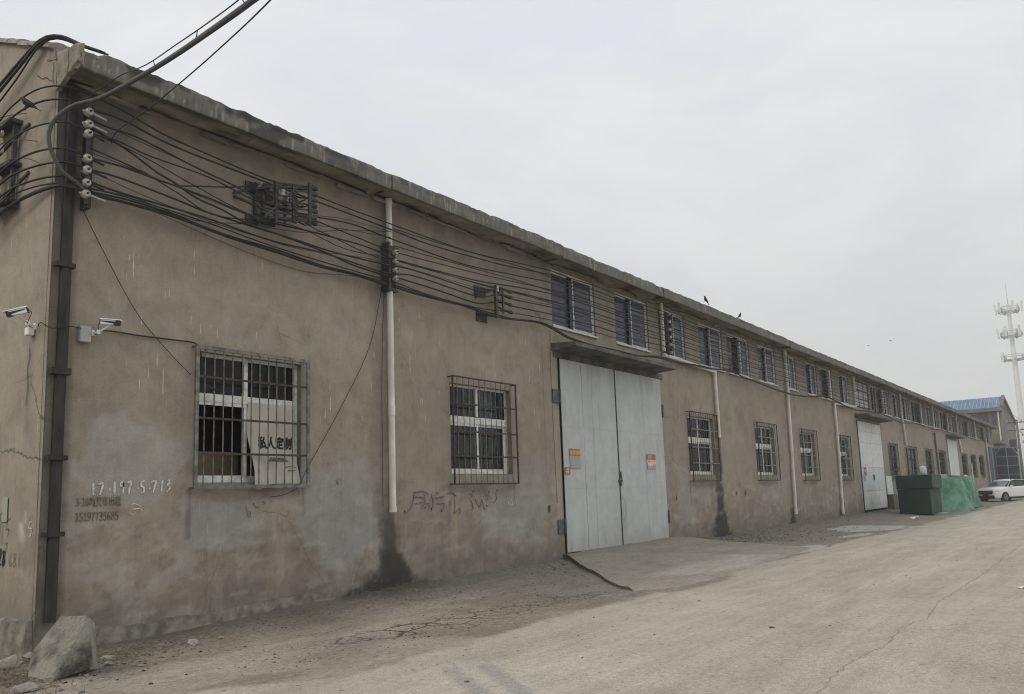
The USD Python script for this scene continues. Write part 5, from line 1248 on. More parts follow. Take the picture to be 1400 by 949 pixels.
jc = cctv((5.40, -.03, 4.17), (.62, -.78, -.10), 'white bullet camera on the street wall, right of the rusty pipe', ((.02, -.12, .0), (.10, -.28, .12)))
obj('junction_box', box(5.20, 5.36, -.09, -.004, 4.02, 4.25, .01), 'box_grey', jc)
jc2 = cctv((4.79, .30, 4.22), (-.55, .42, -.20), 'white bullet camera on the end wall, left of the rusty pipe', ((-.12, -.05, .03), (-.34, -.27, .10)))
obj('junction_box', box(4.70, 4.785, .30, .42, 4.10, 4.21, .01), 'cam_white', jc2)

# ------------------------------------------------------------------ birds
def bird(label, loc, heading, s=1.0, pitch=-35, fly=False, group=None):
    """one continuous body: skinned hulls of spheres merged together"""
    M = manifold3d.Manifold
    def sp(p, r): return M.sphere(r, 14).translate(p)
    def hl(*ss): return M.batch_hull([sp(p, r) for p, r in ss])
    B = hl(((-.05, 0, 0), .040), ((.04, 0, .012), .050)) + hl(((.04, 0, .012), .048), ((.105, 0, .045), .028)) + hl(((.105, 0, .048), .030), ((.115, 0, .050), .028)) \
        + hl(((.13, 0, .048), .013), ((.168, 0, .040), .004)) + hl(((-.06, 0, -.003), .030), ((-.15, .012, -.02), .008), ((-.15, -.012, -.02), .008)) + hl(((-.14, .018, -.018), .007), ((-.22, .026, -.03), .005), ((-.22, -.026, -.03), .005), ((-.14, -.018, -.018), .007))
    if fly:
        for sy in (-1, 1):
            B += hl(((.05, sy * .03, .03), .02), ((.0, sy * .16, .08), .010), ((-.04, sy * .05, .02), .012)) + hl(((.0, sy * .16, .08), .010), ((-.06, sy * .30, .05), .005), ((-.05, sy * .15, .06), .007))
    else:
        for sy in (-1, 1):
            B += hl(((.05, sy * .036, .015), .022), ((-.06, sy * .034, .005), .022), ((-.14, sy * .015, -.010), .008)) + hl(((.0, sy * .015, -.04), .012), ((.005, sy * .017, -.075), .006)) + hl(((.005, sy * .017, -.072), .006), ((.012, sy * .018, -.105), .005))
    B = B.refine_to_length(.012)
    m = B.to_mesh(); v = np.array(m.vert_properties[:, :3], float); f = np.array(m.tri_verts)
    tm = trimesh.Trimesh(v, f, process=True); trimesh.smoothing.filter_taubin(tm, iterations=6); v, f = np.array(tm.vertices), np.array(tm.faces)
    a = math.radians(pitch); h = math.radians(heading)
    Ry = np.array([[math.cos(a), 0, math.sin(a)], [0, 1, 0], [-math.sin(a), 0, math.cos(a)]]); Rz = np.array([[math.cos(h), -math.sin(h), 0], [math.sin(h), math.cos(h), 0], [0, 0, 1]])
    v = (v * s) @ Ry.T @ Rz.T
    v[:, 2] -= 0 if fly else v[:, 2].min()
    obj('bird', (v + np.array(loc), f), 'bird_black', smooth=True, label=label, cat='bird', group=group)
bird('black bird perched on the loop of cable by the roof corner at left', (4.58, .36, 7.27), 122, .95, -24)
bird('black bird on the roof edge with its tail down, left of the pair', (26.1, -.52, 8.07), 127, .95, -52, group='birds on the roof edge')
bird('smaller black bird on the roof edge, right of the pair', (29.25, -.52, 8.06), -53, .80, -42, group='birds on the roof edge')
bird('tiny bird flying above the roofline, the higher of two', (75.1, 3.1, 14.0), 60, .62, 0, True)
bird('tiny bird flying above the roofline, the lower of two', (74.0, 4.7, 13.65), 100, .5, 0, True)

# ------------------------------------------------------------------ boulder, stones, gravel, litter
B0 = np.array([4.50, -1.555, float(gz(4.50, -1.555))]); rr, ff = np.array([.598, -.801, 0]), np.array([.801, .598, 0])
def bp(s, t, z): return B0 + rr * s + ff * t + np.array([0, 0, z])
bo = hull([bp(-.30, -.20, -.05), bp(-.10, -.30, -.08), bp(.05, -.30, .02), bp(.29, -.02, .22), bp(.25, .04, .05), bp(-.06, -.02, .655), bp(.21, .06, .64), bp(-.37, -.02, .27), bp(-.35, -.10, .10),
           bp(.17, .30, .52), bp(-.05, .26, .55), bp(-.30, .26, .20), bp(.22, .30, .0), bp(-.25, .30, -.05)])
obj('concrete_chunk', rough_mesh(bo, .045, .007, 14, 5), 'boulder_concrete', smooth=False, label='big broken concrete block leaning at the foot of the corner', cat='boulder')
def stone(s, seed, flat=.6):
    r4 = np.random.default_rng(seed); p = r4.normal(size=(22, 3)); p /= np.linalg.norm(p, axis=1, keepdims=True)
    p *= r4.uniform(.75, 1.0, (22, 1)); return hull(p * s * [1, r4.uniform(.65, .95), flat])
for k, (xx, yy, s, fl, lab) in enumerate(((3.92, -1.98, .135, .50, 'flat grey stone in front of the big concrete block'), (5.22, -1.10, .115, .45, 'flat rubble piece right behind the big concrete block'), (6.33, -1.16, .085, .85, 'pale cube-like stone under the nearest window'),
                                         (6.78, -1.12, .05, .6, 'small dark stone right of the pale one'), (5.05, -1.45, .07, .5, 'small rubble piece touching the big concrete block'), (4.32, -.55, .13, .9, 'rubble wedge between the concrete block and the rusty pipe'),
                                         (4.62, -.42, .12, .8, 'brick-toned rubble under the rusty pipe\'s outlet'))):
    obj('stone', rough_mesh(shift(stone(s, 40 + k, fl), (xx, yy, float(gz(xx, yy)) + s * fl * .55)), .03, .012, 20, k), 'stone_pale' if k != 6 else 'broken_mortar', smooth=30, label=lab, cat='stone')
base_st = [stone(1.0, 900 + k, .6) for k in range(6)]
gs_, cnt_ = [], 0
def scatter(n, fx, smin, smax, seed):
    r6 = np.random.default_rng(seed)
    for _ in range(n):
        xx, yy = fx(r6)
        s = smin * (smax / smin) ** (r6.random() ** 2.2)
        v, f = base_st[r6.integers(6)]
        a = r6.uniform(0, 6.28); ca, sa = math.cos(a), math.sin(a)
        q = v * s; q = np.stack([q[:, 0] * ca - q[:, 1] * sa, q[:, 0] * sa + q[:, 1] * ca, q[:, 2]], -1)
        gs_.append((q + [xx, yy, float(gz(xx, yy)) + s * .12], f))
scatter(420, lambda r: (4.3 + abs(r.normal()) * .75, -.95 + r.normal() * .45), .008, .05, 1)
scatter(120, lambda r: (3.6 + r.normal() * .5, -1.9 + r.normal() * .6), .008, .05, 2)
scatter(260, lambda r: (r.uniform(5.2, 12), -.35 - abs(r.normal()) * .35), .006, .028, 3)
scatter(650, lambda r: (16.0 + r.normal() * .8, -.70 + r.normal() * .34), .008, .045, 4)
scatter(420, lambda r: (r.uniform(10.5, 16.5), -1.0 - abs(r.normal()) * 1.1), .008, .035, 5)
scatter(330, lambda r: (r.uniform(5.5, 12.5), r.uniform(-4.6, -1.0)), .005, .022, 6)
scatter(600, lambda r: (26.3 + r.normal() * 1.9, -1.2 + r.normal() * .5), .018, .075, 7)
scatter(250, lambda r: (r.uniform(24.5, 46), -.25 - abs(r.normal()) * .5), .015, .06, 8)
scatter(160, lambda r: (r.uniform(5, 24), r.uniform(-8.8, -4.6)), .005, .020, 9)
scatter(120, lambda r: (8.6 + r.normal() * .8, -3.2 + r.normal() * .2), .006, .022, 10)
obj('gravel', join(gs_), 'gravel_look', label='loose gravel and rubble along the wall foot and verge', cat='gravel', kind='stuff')
gs_ = []
scatter(700, lambda r: (r.uniform(5.2, 13.5), r.uniform(-4.5, -.5)), .004, .013, 21)
scatter(700, lambda r: (r.choice([6.0, 7.7, 9.0, 10.6, 11.8]) + r.normal() * .35, r.choice([-.7, -1.1, -3.2, -3.9]) + r.normal() * .16), .005, .022, 27)
scatter(500, lambda r: (11.5 + r.normal() * 2.6, -3.4 + r.normal() * .5), .005, .018, 22)
scatter(420, lambda r: (15.0 + r.normal() * 1.5, -1.9 + r.normal() * .8), .005, .018, 23)
scatter(300, lambda r: (4.9 + r.normal() * .8, -1.3 + r.normal() * .6), .006, .030, 24)
scatter(260, lambda r: (r.uniform(5.5, 30), r.uniform(-9.5, -4.8)), .005, .018, 25)
scatter(420, lambda r: (29 + r.normal() * 4.5, -2.0 + r.normal() * 1.0), .012, .045, 26)
obj('dirt_crumbs', join(gs_), 'crumb_dark', label='dark crumbs of dirt and broken asphalt on the verge', cat='debris', kind='stuff')
tw = []
r7 = np.random.default_rng(77)
for _ in range(900):
    w_ = r7.random()
    cx, cy_ = (4.05 + r7.normal() * .35, -1.2 + r7.normal() * .5) if w_ < .5 else (5.1 + abs(r7.normal()) * .7, -.85 + r7.normal() * .28) if w_ < .85 else (11.2 + r7.normal() * .7, -.25 + r7.normal() * .12)
    a = r7.uniform(0, 3.14); L = r7.uniform(.05, .22); z = float(gz(cx, cy_))
    tw.append(tube([(cx, cy_, z + .01), (cx + L * .5 * math.cos(a), cy_ + L * .5 * math.sin(a), z + r7.uniform(.015, .06)), (cx + L * math.cos(a), cy_ + L * math.sin(a), z + r7.uniform(.0, .04))], .0028, 4, False))
obj('dry_stalks', join(tw), 'straw', label='dry stalks and twigs littering the ground by the corner', cat='dry grass', kind='stuff')
def scrap(loc, s, seed):
    r8 = np.random.default_rng(seed)
    m, _, _ = grid(np.linspace(-1, 1, 7), np.linspace(-.7, .7, 6), lambda U, V: np.stack([U * s, V * s, s * 1.1 * fbm(np.stack([U * 1.6, V * 1.6, 0 * U + seed], -1), 3, seed)], -1))
    v = m[0] + np.array(loc); return v, m[1]
for xx, yy, s, lab in ((41.25, -3.65, .24, 'crumpled white scrap on the ground before the dark crates'), (15.09, -9.91, .07, 'small white paper scrap at the road\'s right edge')):
    obj('paper_scrap', scrap((xx, yy, float(gz(xx, yy)) - .02), s, 3), 'litter_white', smooth=True, label=lab, cat='litter')
for xx, yy, s, lab in ((11.96, -5.9, .03, 'small dark pebble in mid road level with the nearest door'), (6.0, -6.2, .035, 'dark clod on the road near the skid marks'), (10.05, -7.69, .05, 'flat dark leaf-like clod in the middle of the road')):
    obj('clod', shift(stone(s, 71, .4), (xx, yy, float(gz(xx, yy)) + s * .15)), 'old_drain', label=lab, cat='clod')

# ------------------------------------------------------------------ crates, tarps, sacks, board
gzf = lambda a, b: float(gz(a, b))
c1 = thing('storage_crate', 'large dark green crate standing on the ground, under the wider one', 'crate')
obj('body', box(47.5, 50.7, -3.35, -1.78, gzf(48, -2) - .03, 1.36, .03), 'crate_green', c1)
obj('side_panel', box(47.62, 50.6, -3.358, -3.342, .05, 1.30), 'crate_green_side', c1)
obj('rim', box(47.48, 50.72, -3.37, -1.76, 1.31, 1.365), 'crate_green', c1)
c2 = thing('storage_crate', 'wider dark green crate stacked on top of the large one', 'crate')
obj('body', box(47.42, 50.5, -3.50, -1.75, 1.385, 2.10, .02), 'crate_green', c2)
obj('side_panel', box(47.52, 50.4, -3.508, -3.492, 1.43, 2.03), 'crate_green_side', c2)
def tarp(cx, cy, lx, ly, h, seed, rz, tf=.84):
    n, k = 90, 26
    th = np.linspace(0, 2 * np.pi, n, endpoint=False); V = []
    rs = np.linspace(0, 1, k)
    def R(t):                                                        # rounded rectangle
        return 1 / (np.abs(np.cos(t) / (lx / 2)) ** 5 + np.abs(np.sin(t) / (ly / 2)) ** 5) ** .2
    for r in rs:
        if r < .45:
            rad, z = r / .45 * tf, h * (1 - .03 * (r / .45) ** 2)
        else:
            q = (r - .45) / .55; rad, z = tf - .02 + (1.10 - tf) * q ** 1.2, h * .97 * (1 - q)
        P = np.stack([np.cos(th) * R(th) * rad, np.sin(th) * R(th) * rad, 0 * th + z], -1)
        q = max(0, (r - .45) / .55)
        fold = ((1 - np.abs(np.sin(th * 4 + 2.6 * np.sin(th * 2 + seed) + 2.6 * q)) ** .6) * 1.5 + (.5 - np.abs(np.sin(th * 9 + seed + 3 * q + 2 * np.sin(th * 3)))) * .55) * .15 * q ** .8 - .03
        fb = fbm(np.stack([np.cos(th) * 2.2, np.sin(th) * 2.2, 0 * th + z * 1.1], -1), 4, seed) - .5
        P[:, :2] *= (1 + fold + fb * .22 * (.3 + q))[:, None]
        P[:, 2] += fb * .75 * (1 - q) + (.04 * np.sin(th * 9) * q * (r > .95))
        V.append(P)
    V = np.array(V).reshape(-1, 3); F = []
    for i in range(k - 1):
        for t in range(n):
            a, b, c, d = i * n + t, i * n + (t + 1) % n, (i + 1) * n + (t + 1) % n, (i + 1) * n + t
            F += [[a, c, b], [a, d, c]]
    cz, s_ = math.cos(rz), math.sin(rz)
    X = V[:, 0] * cz - V[:, 1] * s_ + cx; Y = V[:, 0] * s_ + V[:, 1] * cz + cy
    z = np.maximum(V[:, 2], -.05) + gzf(cx, cy) + .01
    return np.stack([X, Y, z], -1), np.array(F)
obj('tarpaulin', tarp(54.9, -3.25, 4.0, 2.1, 1.95, 3, .1, .66), 'tarp_green', smooth=True, label='creased green tarpaulin over a goods pile right beside the dark crates', cat='tarpaulin')
obj('tarpaulin', tarp(60.4, -3.15, 3.0, 1.6, 1.92, 8, .05), 'tarp_green', smooth=True, label='second green tarpaulin pile, behind the first and next to the white car', cat='tarpaulin')
def sack(loc, sx, sy, sz, seed, lab, grp='white sacks around the piles'):
    t = trimesh.creation.icosphere(3); v = np.sign(t.vertices) * np.abs(t.vertices) ** .75 * [sx, sy, sz]
    v = v * (1 + .22 * (fbm(t.vertices * 2.2, 3, seed) - .5))[:, None]; v[:, 2] -= v[:, 2].min()
    obj('sack', (v + np.array(loc), t.faces), 'sack_white', smooth=True, label=lab, cat='sack', group=grp)
sack((49.9, -2.72, 2.10), .20, .17, .26, 1, 'white sack lying on top of the stacked dark crates')
sack((53.4, -2.9, 1.80), .13, .13, .14, 2, 'white sack on the back edge of the first tarpaulin')
sack((55.8, -3.3, 1.80), .12, .12, .13, 3, 'small white sack on the far end of the first tarpaulin')
sack((61.2, -3.3, 1.82), .13, .12, .14, 4, 'white sack on the second tarpaulin')
wbd = thing('white_board', 'white board set on a brown bin against the wall right of the white panelled door', 'board')
obj('panel', hull([(53.25, -.10, 1.05), (54.75, -.10, 1.05), (53.25, -.06, 2.18), (54.75, -.06, 2.15), (53.25, -.02, 1.05), (54.75, -.02, 1.05), (53.25, -.02, 2.18), (54.75, -.02, 2.15)]), 'sack_white', wbd)
obj('bin', box(53.4, 54.6, -.35, -.03, gzf(54, -.2) - .05, 1.045, .02), 'old_drain', wbd)


# ------------------------------------------------------------------ white SUV
car = thing('parked_car', 'white SUV parked nose towards the warehouse', 'car', loc=(76.1, -3.35, gzf(77, -3.5)), rotz=0)
hd = np.array([-.86, .50]); hd /= np.linalg.norm(hd)                 # heading
lf = np.array([-hd[1], hd[0]])                                       # its left side
org = np.array([-.9, .55])                                           # front bumper centre
def cw(v):
    v = np.asarray(v, float)                                         # (back, left, up)
    xy = org - v[:, :1] * hd + v[:, 1:2] * lf
    return np.c_[xy * 1.05, v[:, 2] * 1.05]
ST = [(0.00, .62, .30, .70, .56), (.05, .78, .24, .92, .66), (.25, .88, .22, .985, .74), (.55, .915, .22, 1.03, .80), (1.05, .925, .22, 1.07, .84), (1.35, .925, .22, 1.08, .86), (2.4, .925, .22, 1.08, .87), (3.5, .925, .23, 1.10, .87), (4.15, .90, .26, 1.10, .84), (4.45, .86, .32, 1.08, .80), (4.58, .74, .40, 1.0, .7)]
def ring(x, w, z0, z1, wt):
    pts = [(0, z0), (w * .86, z0), (w * .97, z0 + .10), (w, (z0 + z1) * .52), (w * .985, z1 - .16), (wt * 1.0 + .03, z1 - .03), (wt * .7, z1 + .012), (0, z1 + .02)]
    r = [(x, yy, zz) for yy, zz in pts]; return r + [(x, -yy, zz) for yy, zz in pts[-2:0:-1]]
def loft(rings):
    R_ = np.array(rings, float); k = R_.shape[1]; v = R_.reshape(-1, 3); F = []
    for i in range(len(rings) - 1):
        for t in range(k):
            a, b, c, d = i * k + t, i * k + (t + 1) % k, (i + 1) * k + (t + 1) % k, (i + 1) * k + t
            F += [[a, b, c], [a, c, d]]
    for i, s in ((0, -1), (len(rings) - 1, 1)):
        for t in range(1, k - 1):
            F.append([i * k, i * k + t, i * k + t + 1][::s])
    return v, np.array(F)
ST = [(a, b, c, d * 1.055, e) for a, b, c, d, e in ST]
m = loft([ring(*s) for s in ST]); obj('body', (cw(m[0]), m[1]), 'car_paint', car, smooth=50)
def cab(x, w, z, wb=None):
    return [(x, w, z)]
GH = [(1.12, .83, 1.03, .80, 1.05), (1.95, .82, 1.03, .66, 1.56), (2.5, .83, 1.03, .65, 1.62), (3.5, .83, 1.04, .64, 1.60), (4.05, .82, 1.05, .62, 1.52), (4.42, .78, 1.06, .70, 1.12)]
gl_r = [[(x, w, z), (x, wt, zt), (x, -wt, zt), (x, -w, z)] for x, w, z, wt, zt in GH]
m = loft(gl_r); obj('window_glass', (cw(m[0]), m[1]), 'car_trim', car)
roof_r = [[(x, .69, z), (x, .60, z + .055), (x, 0, z + .085), (x, -.60, z + .055), (x, -.69, z)] for x, z in ((1.88, 1.535), (2.0, 1.575), (2.5, 1.625), (3.5, 1.605), (4.1, 1.51), (4.2, 1.47))]
m = loft(roof_r); obj('roof', (cw(m[0]), m[1]), 'car_paint', car, smooth=50)
ws = [(1.14, .76, 1.07), (1.14, -.76, 1.07), (1.93, -.63, 1.55), (1.93, .63, 1.55)]
obj('windscreen', (cw(np.array(ws) - [.012, 0, -.004]), np.array([[0, 2, 1], [0, 3, 2]])), 'car_glass2', car)
def side_pts(P, s):
    out = []
    for x, z in P:
        w = np.interp(z, [1.04, 1.6], [.83, .645]) + .010
        out.append((x, s * w, z))
    return np.array(out)
for s in (1, -1):
    for P in ([(1.62, 1.10), (2.42, 1.10), (2.42, 1.52), (2.05, 1.50)], [(2.52, 1.10), (3.36, 1.11), (3.30, 1.52), (2.52, 1.53)], [(3.46, 1.13), (4.1, 1.17), (3.92, 1.45), (3.42, 1.50)]):
        obj('side_window', (cw(side_pts(P, s)), np.array([[0, 1, 2], [0, 2, 3], [0, 2, 1], [0, 3, 2]])), 'car_glass2', car)
    for P in ([(1.22, 1.05), (1.34, 1.05), (2.06, 1.555), (1.94, 1.555)], [(2.44, 1.05), (2.50, 1.05), (2.50, 1.58), (2.44, 1.58)], [(3.37, 1.06), (3.45, 1.06), (3.40, 1.56), (3.32, 1.56)], [(4.12, 1.10), (4.40, 1.08), (4.15, 1.45), (3.98, 1.48)]):
        q = side_pts(P, s); q[:, 1] += s * .004
        obj('pillar', (cw(q), np.array([[0, 1, 2], [0, 2, 3], [0, 2, 1], [0, 3, 2]])), 'car_paint' if P[0][0] in (1.22, 4.12) else 'car_trim', car)
    for xw in (.92, 3.58):
        t = np.linspace(0, 2 * np.pi, 25)[:-1]
        def disc(r, y0, y1, n=24):
            a = np.array([(xw + r * math.cos(q), y0, .345 + r * math.sin(q)) for q in t]); b = np.array([(xw + r * math.cos(q), y1, .345 + r * math.sin(q)) for q in t])
            return hull(np.vstack([a, b]))
        m = disc(.405, s * .80, s * .932); v_ = m[0].copy(); obj('wheel_arch', (cw(v_), m[1]), 'car_trim', car)
        wl = sub('wheel', car)
        m = disc(.345, s * .72, s * .945); obj('tyre', (cw(m[0]), m[1]), 'tyre_rubber', wl)
        sp_ = []
        for q in range(5):
            a = q * 2 * math.pi / 5 + .3; c_, s2 = math.cos(a), math.sin(a)
            sp_.append(hull([(xw + r * c_ - w * s2, s * yy, .345 + r * s2 + w * c_) for r, w in ((.03, .05), (.03, -.05), (.235, .035), (.235, -.035)) for yy in (.94, .958)]))
        n = 24; rg = []
        for q in range(n):
            for r in (.205, .25):
                for yy in (.935, .956): rg.append((xw + r * math.cos(q * 2 * math.pi / n), s * yy, .345 + r * math.sin(q * 2 * math.pi / n)))
        rg = np.array(rg); F = []
        for q in range(n):
            p_ = (q + 1) % n
            F += [[q * 4 + 1, p_ * 4 + 1, p_ * 4 + 3], [q * 4 + 1, p_ * 4 + 3, q * 4 + 3], [q * 4 + 1, p_ * 4 + 3, p_ * 4 + 1], [q * 4 + 1, q * 4 + 3, p_ * 4 + 3]]
        m = join(sp_ + [(rg, np.array(F))]); obj('rim', (cw(m[0]), m[1]), 'wheel_alloy', wl)
    m = hull([(1.35, s * .93, .24), (3.15, s * .93, .24), (1.35, s * .938, .36), (3.15, s * .938, .36), (1.35, s * .8, .24), (3.15, s * .8, .24)]); obj('side_skirt', (cw(m[0]), m[1]), 'car_trim', car)
    m = hull([(1.55, s * .90, 1.10), (1.62, s * 1.08, 1.12), (1.60, s * 1.08, 1.24), (1.55, s * .92, 1.22), (1.72, s * .92, 1.10), (1.72, s * 1.06, 1.20)]); obj('mirror', (cw(m[0]), m[1]), 'car_paint', car)
    m = hull([(-.005, s * .48, .74), (.08, s * .80, .86), (.35, s * .90, .93), (.30, s * .92, .80), (.02, s * .62, .64), (.05, s * .5, .84)]); obj('headlight', (cw(m[0] + [-.015, s * .008, 0]), m[1]), 'lamp_glass', car)
    m = hull([(-.01, s * .55, .40), (.02, s * .72, .40), (.02, s * .72, .50), (-.01, s * .55, .50), (.1, s * .6, .45)]); obj('fog_lamp', (cw(m[0] - [.012, 0, 0]), m[1]), 'lamp_glass', car)
    obj('roof_rail', (lambda m: (cw(m[0]), m[1]))(tube([(2.05, s * .62, 1.64), (2.2, s * .62, 1.69), (3.6, s * .61, 1.675), (3.8, s * .61, 1.61)], .018, 6)), 'car_trim', car)
m = hull([(-.03, .56, .58), (-.03, -.56, .58), (-.005, .60, .86), (-.005, -.60, .86), (.06, .5, .7), (.06, -.5, .7)]); obj('front_grille', (cw(m[0]), m[1]), 'car_trim', car)
m = hull([(-.045, .52, .735), (-.045, -.52, .735), (-.04, .52, .765), (-.04, -.52, .765), (.02, .52, .75), (.02, -.52, .75)]); obj('grille_strip', (cw(m[0]), m[1]), 'wheel_alloy', car)
m = hull([(-.035, .6, .22), (-.035, -.6, .22), (-.03, .68, .50), (-.03, -.68, .50), (.1, .7, .22), (.1, -.7, .22)]); obj('bumper', (cw(m[0]), m[1]), 'car_trim', car)
m = hull([(-.045, .22, .50), (-.045, -.22, .50), (-.045, .22, .60), (-.045, -.22, .60), (.0, .2, .55), (.0, -.2, .55)]); obj('number_plate', (cw(m[0]), m[1]), 'gate_sheet', car)

# ------------------------------------------------------------------ beyond the warehouse
gt = thing('sheet_gate', 'tall dark sheet-metal gate with a pale bar grid past the warehouse end', 'gate')
GX = 113.2
for i in range(2):
    for j in range(5):
        obj('panel', box(GX, GX + .05, -2.25 + i * 1.15 + .03, -2.25 + (i + 1) * 1.15 - .03, .15 + j * 1.07 + .03, .15 + (j + 1) * 1.07 - .03), 'gate_sheet', gt)
for yy in (-2.28, -1.10, .08):
    obj('post', box(GX - .04, GX + .08, yy - .05, yy + .05, -.05, 5.56), 'gate_bar', gt)
for j in range(6):
    obj('rail', box(GX - .035, GX + .06, -2.23, .03, .15 + j * 1.07 - .035, .15 + j * 1.07 + .035), 'gate_bar', gt)
obj('brace', join(bar((GX - .05, -2.2, 4.75), (GX - .05, -1.75, 5.48), .07), bar((GX - .05, 0, 4.75), (GX - .05, -.45, 5.48), .07)), 'gate_bar', gt)
obj('steel_post', join(box(103.3, 103.75, -.62, -.42, -.1, 5.3), *[box(103.28, 103.77, -.66, -.40, z, z + .05) for z in np.arange(.4, 5.2, .6)]), 'blue_post', label='tall blue steel post by the last white downpipe', cat='post')
ps = thing('dark_shutter', 'dark recessed shutter at the warehouse\'s far end behind the blue post', 'shutter')
obj('panel', box(105.2, 111.2, -.05, -.03, .15, 5.3), 'gate_sheet', ps)
obj('frame', join(box(105.0, 105.2, -.10, -.02, .1, 5.4), box(111.2, 111.4, -.10, -.02, .1, 5.4), box(105.2, 111.2, -.10, -.02, 5.3, 5.45)), 'rusty_pipe', ps)

bb = thing('back_building', 'concrete building with a blue metal roof behind the warehouse', 'building')
fy, by = .9, 24.0
obj('wall', join((np.array([[135, fy, 0], [135, by, 0], [135, by, 12.0], [135, fy, 12.0]], float), np.array([[0, 2, 1], [0, 3, 2]])),
                 (np.array([[135, fy, 0], [152, fy - .2, 0], [152, fy - .2, 10.2], [138.2, fy, 13.75], [135, fy, 12.0]], float), np.array([[0, 1, 2], [0, 2, 3], [0, 3, 4]])),
                 box(135.2, 151.8, fy + .3, by, 0, 10)), 'far_concrete', bb)
obj('eave', box(134.4, 135.3, fy - .1, by, 11.55, 12.05), 'far_concrete', bb)
obj('parapet', join(bar((134.6, fy - .15, 12.15), (138.2, fy - .15, 13.95), .35), bar((138.2, fy - .15, 13.95), (152.2, fy - .3, 10.4), .35)), 'far_concrete', bb)
rib = []
for k in range(46):
    y0 = fy + .05 + k * .5
    obj('roof_sheet', join((np.array([[134.5, y0, 12.08], [134.5, y0 + .46, 12.08], [138.2, y0 + .46, 13.88], [138.2, y0, 13.88]]), np.array([[0, 1, 2], [0, 2, 3], [0, 2, 1], [0, 3, 2]])), bar((134.5, y0 + .48, 12.12), (138.2, y0 + .48, 13.92), .07)), 'blue_roof', bb)
obj('roof', (np.array([[138.2, fy, 13.85], [138.2, by, 13.85], [152, by, 10.3], [152, fy, 10.3]]), np.array([[0, 1, 2], [0, 2, 3], [0, 2, 1], [0, 3, 2]])), 'blue_roof', bb)
for (y0, y1, z0, z1) in ((1.55, 2.2, 9.6, 11.3), (2.5, 4.6, 9.7, 11.3), (5.9, 8.2, 10.2, 11.3), (9.5, 11.5, 10.2, 11.3)):
    w = sub('window', bb)
    obj('pane', box(134.93, 134.97, y0, y1, z0, z1), 'gate_sheet', w)
    obj('frame', join(box(134.88, 134.99, y0 - .08, y0, z0 - .08, z1 + .08), box(134.88, 134.99, y1, y1 + .08, z0 - .08, z1 + .08), box(134.88, 134.99, y0, y1, z0 - .08, z0), box(134.88, 134.99, y0, y1, z1, z1 + .08)), 'grille_grey', w)
obj('air_unit', box(134.3, 134.92, 3.6, 4.7, 9.55, 10.35), 'sack_white', bb)
obj('downpipe', tube([(134.85, 1.3, 11.5), (134.85, 1.3, 7)], .09, 8), 'plastic_pipe', bb)
obj('annex', join(box(128, 134.9, .9, 6, 0, 6.6), box(127.6, 134.95, .6, 6.2, 6.605, 7.0)), 'far_concrete', bb)

def pole(loc, h, label):
    t = thing('utility_pole', label, 'utility pole')
    xx, yy = loc; z = gzf(xx, yy) - .05
    obj('shaft', tube([(xx, yy, z), (xx, yy, h)], [.19, .12], 10), 'pole_concrete', t, smooth=50)
    for hz2 in (h - .35, h - 1.3):
        obj('cross_arm', box(xx - .05, xx + .05, yy - 1.05, yy + 1.05, hz2 - .05, hz2 + .05), 'bracket_steel', t)
        for q in (-.95, -.5, .5, .95):
            obj('insulator', shift(lathe([[0, 0], [.06, 0], [.08, .08], [.05, .12], [.07, .2], [0, .25]], 8), (xx, yy + q, hz2 + .05)), 'porcelain', t)
    return t
p1 = pole((116.8, -2.25), 9.0, 'concrete utility pole with two cross arms by the gate')
obj('transformer', join(shift(lathe([[0, 0], [.36, 0], [.38, .1], [.38, .85], [.3, .95], [0, .97]], 12), (116.3, -1.65, 5.6)), bar((116.8, -2.25, 5.55), (116.0, -1.4, 5.55), .08), bar((116.8, -2.25, 6.5), (116.1, -1.5, 6.5), .06)), 'bracket_steel', p1)
obj('switch_box', box(116.2, 116.7, -1.95, -1.45, 4.2, 5.1), 'box_grey', p1)
p2 = pole((121.0, -3.35), 7.6, 'shorter concrete utility pole, rightmost at the picture\'s edge')
obj('overhead_wire', join(*[tube(spline([(116.8, -2.25 + q, 8.95), (128, -1.3 + q, 9.6), (137.5, .75, 12.2)], 1.0), .03, 4) for q in (-.5, .5)]), 'cable_black', smooth=True, label='pair of wires from the far pole up to the blue roofed building', cat='wire')
obj('overhead_wire', join(*[tube(spline([(116.8, -2.25 + q, 8.95), (119, -2.8 + q, 8.0), (121.0, -3.35 + q, 7.5)], .6), .03, 4) for q in (-.95, .95)]), 'cable_black', smooth=True, label='wires strung between the two far utility poles', cat='wire')
rs = thing('roadside_shed', 'grey shed wall glimpsed at the far right edge of the picture', 'shed')
obj('wall', box(123.0, 133, -9, -3.2, 0, 6.5), 'far_concrete', rs)
obj('roof', box(122.6, 133.4, -9.2, -2.95, 6.505, 6.75), 'roof_sheet', rs)
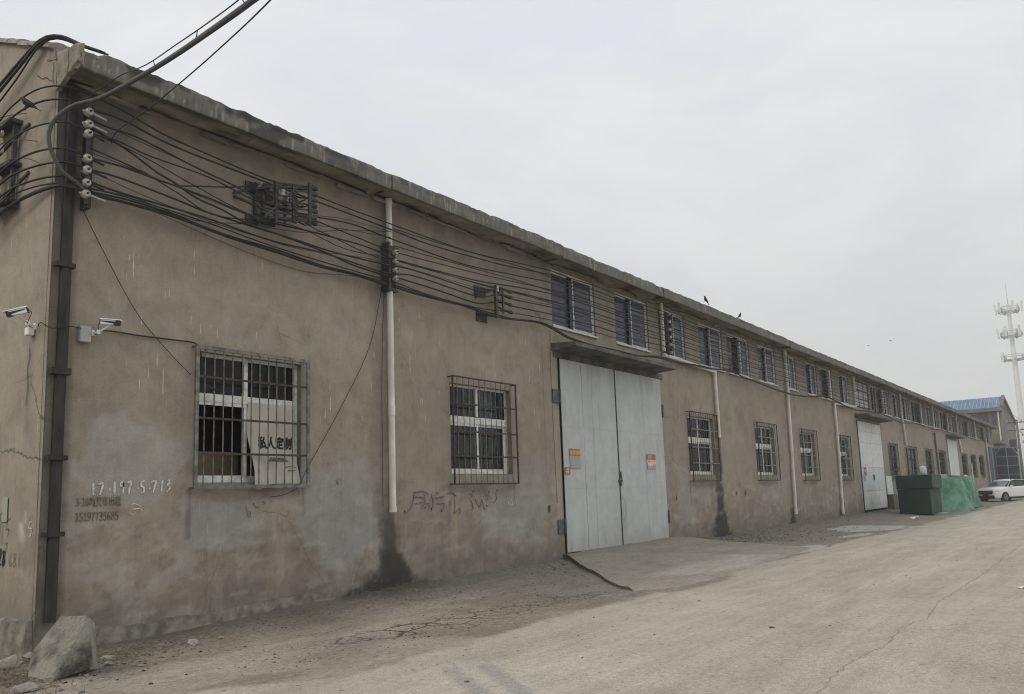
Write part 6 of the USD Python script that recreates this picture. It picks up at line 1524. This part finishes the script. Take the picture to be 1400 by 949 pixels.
# cell tower
tw_ = thing('cell_tower', 'tall white monopole phone mast with three antenna platforms', 'phone mast')
TX, TY = 185.0, 2.1
obj('shaft', tube([(TX, TY, 0), (TX, TY, 20), (TX, TY, 36.2)], [.66, .48, .31], 16), 'tower_white', tw_, smooth=50)
obj('lightning_rod', tube([(TX, TY, 36.2), (TX, TY, 40.3)], [.06, .03], 6), 'tower_grey', tw_)
for k, zc in enumerate((34.6, 29.7, 25.0)):
    pf = sub('platform', tw_)
    Rp = 1.75
    a = np.linspace(0, 2 * np.pi, 13)
    obj('ring', join(tube([(TX + Rp * math.cos(q), TY + Rp * math.sin(q), zc) for q in a], .09, 6), tube([(TX + Rp * math.cos(q), TY + Rp * math.sin(q), zc + .95) for q in a], .05, 6), *[tube([(TX, TY, zc), (TX + Rp * math.cos(q), TY + Rp * math.sin(q), zc)], .07, 6) for q in a[:-1:2]]), 'tower_grey', pf)
    for q in np.arange(6) * math.pi / 3 + .4 + k * .3:
        cx, cy_ = TX + (Rp + .45) * math.cos(q), TY + (Rp + .45) * math.sin(q)
        v_, f_ = box(-.14, .14, -.2, .2, 0, 2.1 if (k < 2 or q < 2) else 1.3, .05)
        c_, s_ = math.cos(q), math.sin(q)
        obj('antenna', (np.stack([cx + v_[:, 0] * c_ - v_[:, 1] * s_ + v_[:, 2] * .08 * c_, cy_ + v_[:, 0] * s_ + v_[:, 1] * c_ + v_[:, 2] * .08 * s_, zc - .2 + v_[:, 2]], -1), f_), 'tower_white', pf)
        obj('radio_unit', box(cx - .45 * c_ - .17, cx - .45 * c_ + .17, cy_ - .45 * s_ - .17, cy_ - .45 * s_ + .17, zc + .05, zc + .75), 'tower_grey', pf)

# ------------------------------------------------------------------ thin haze over the whole place
usdkit.material(stage, '/World/Looks/haze_look', {'v': ('principled_volume', {'color': (.955, .95, .935), 'density': .0010, 'anisotropy': .2})}, [], volume='v.volume')
obj('haze', box(-720, 920, -920, 720, -2.0, 46.0), 'haze_look', label='thin pale haze over the yard', cat='haze', kind='stuff')
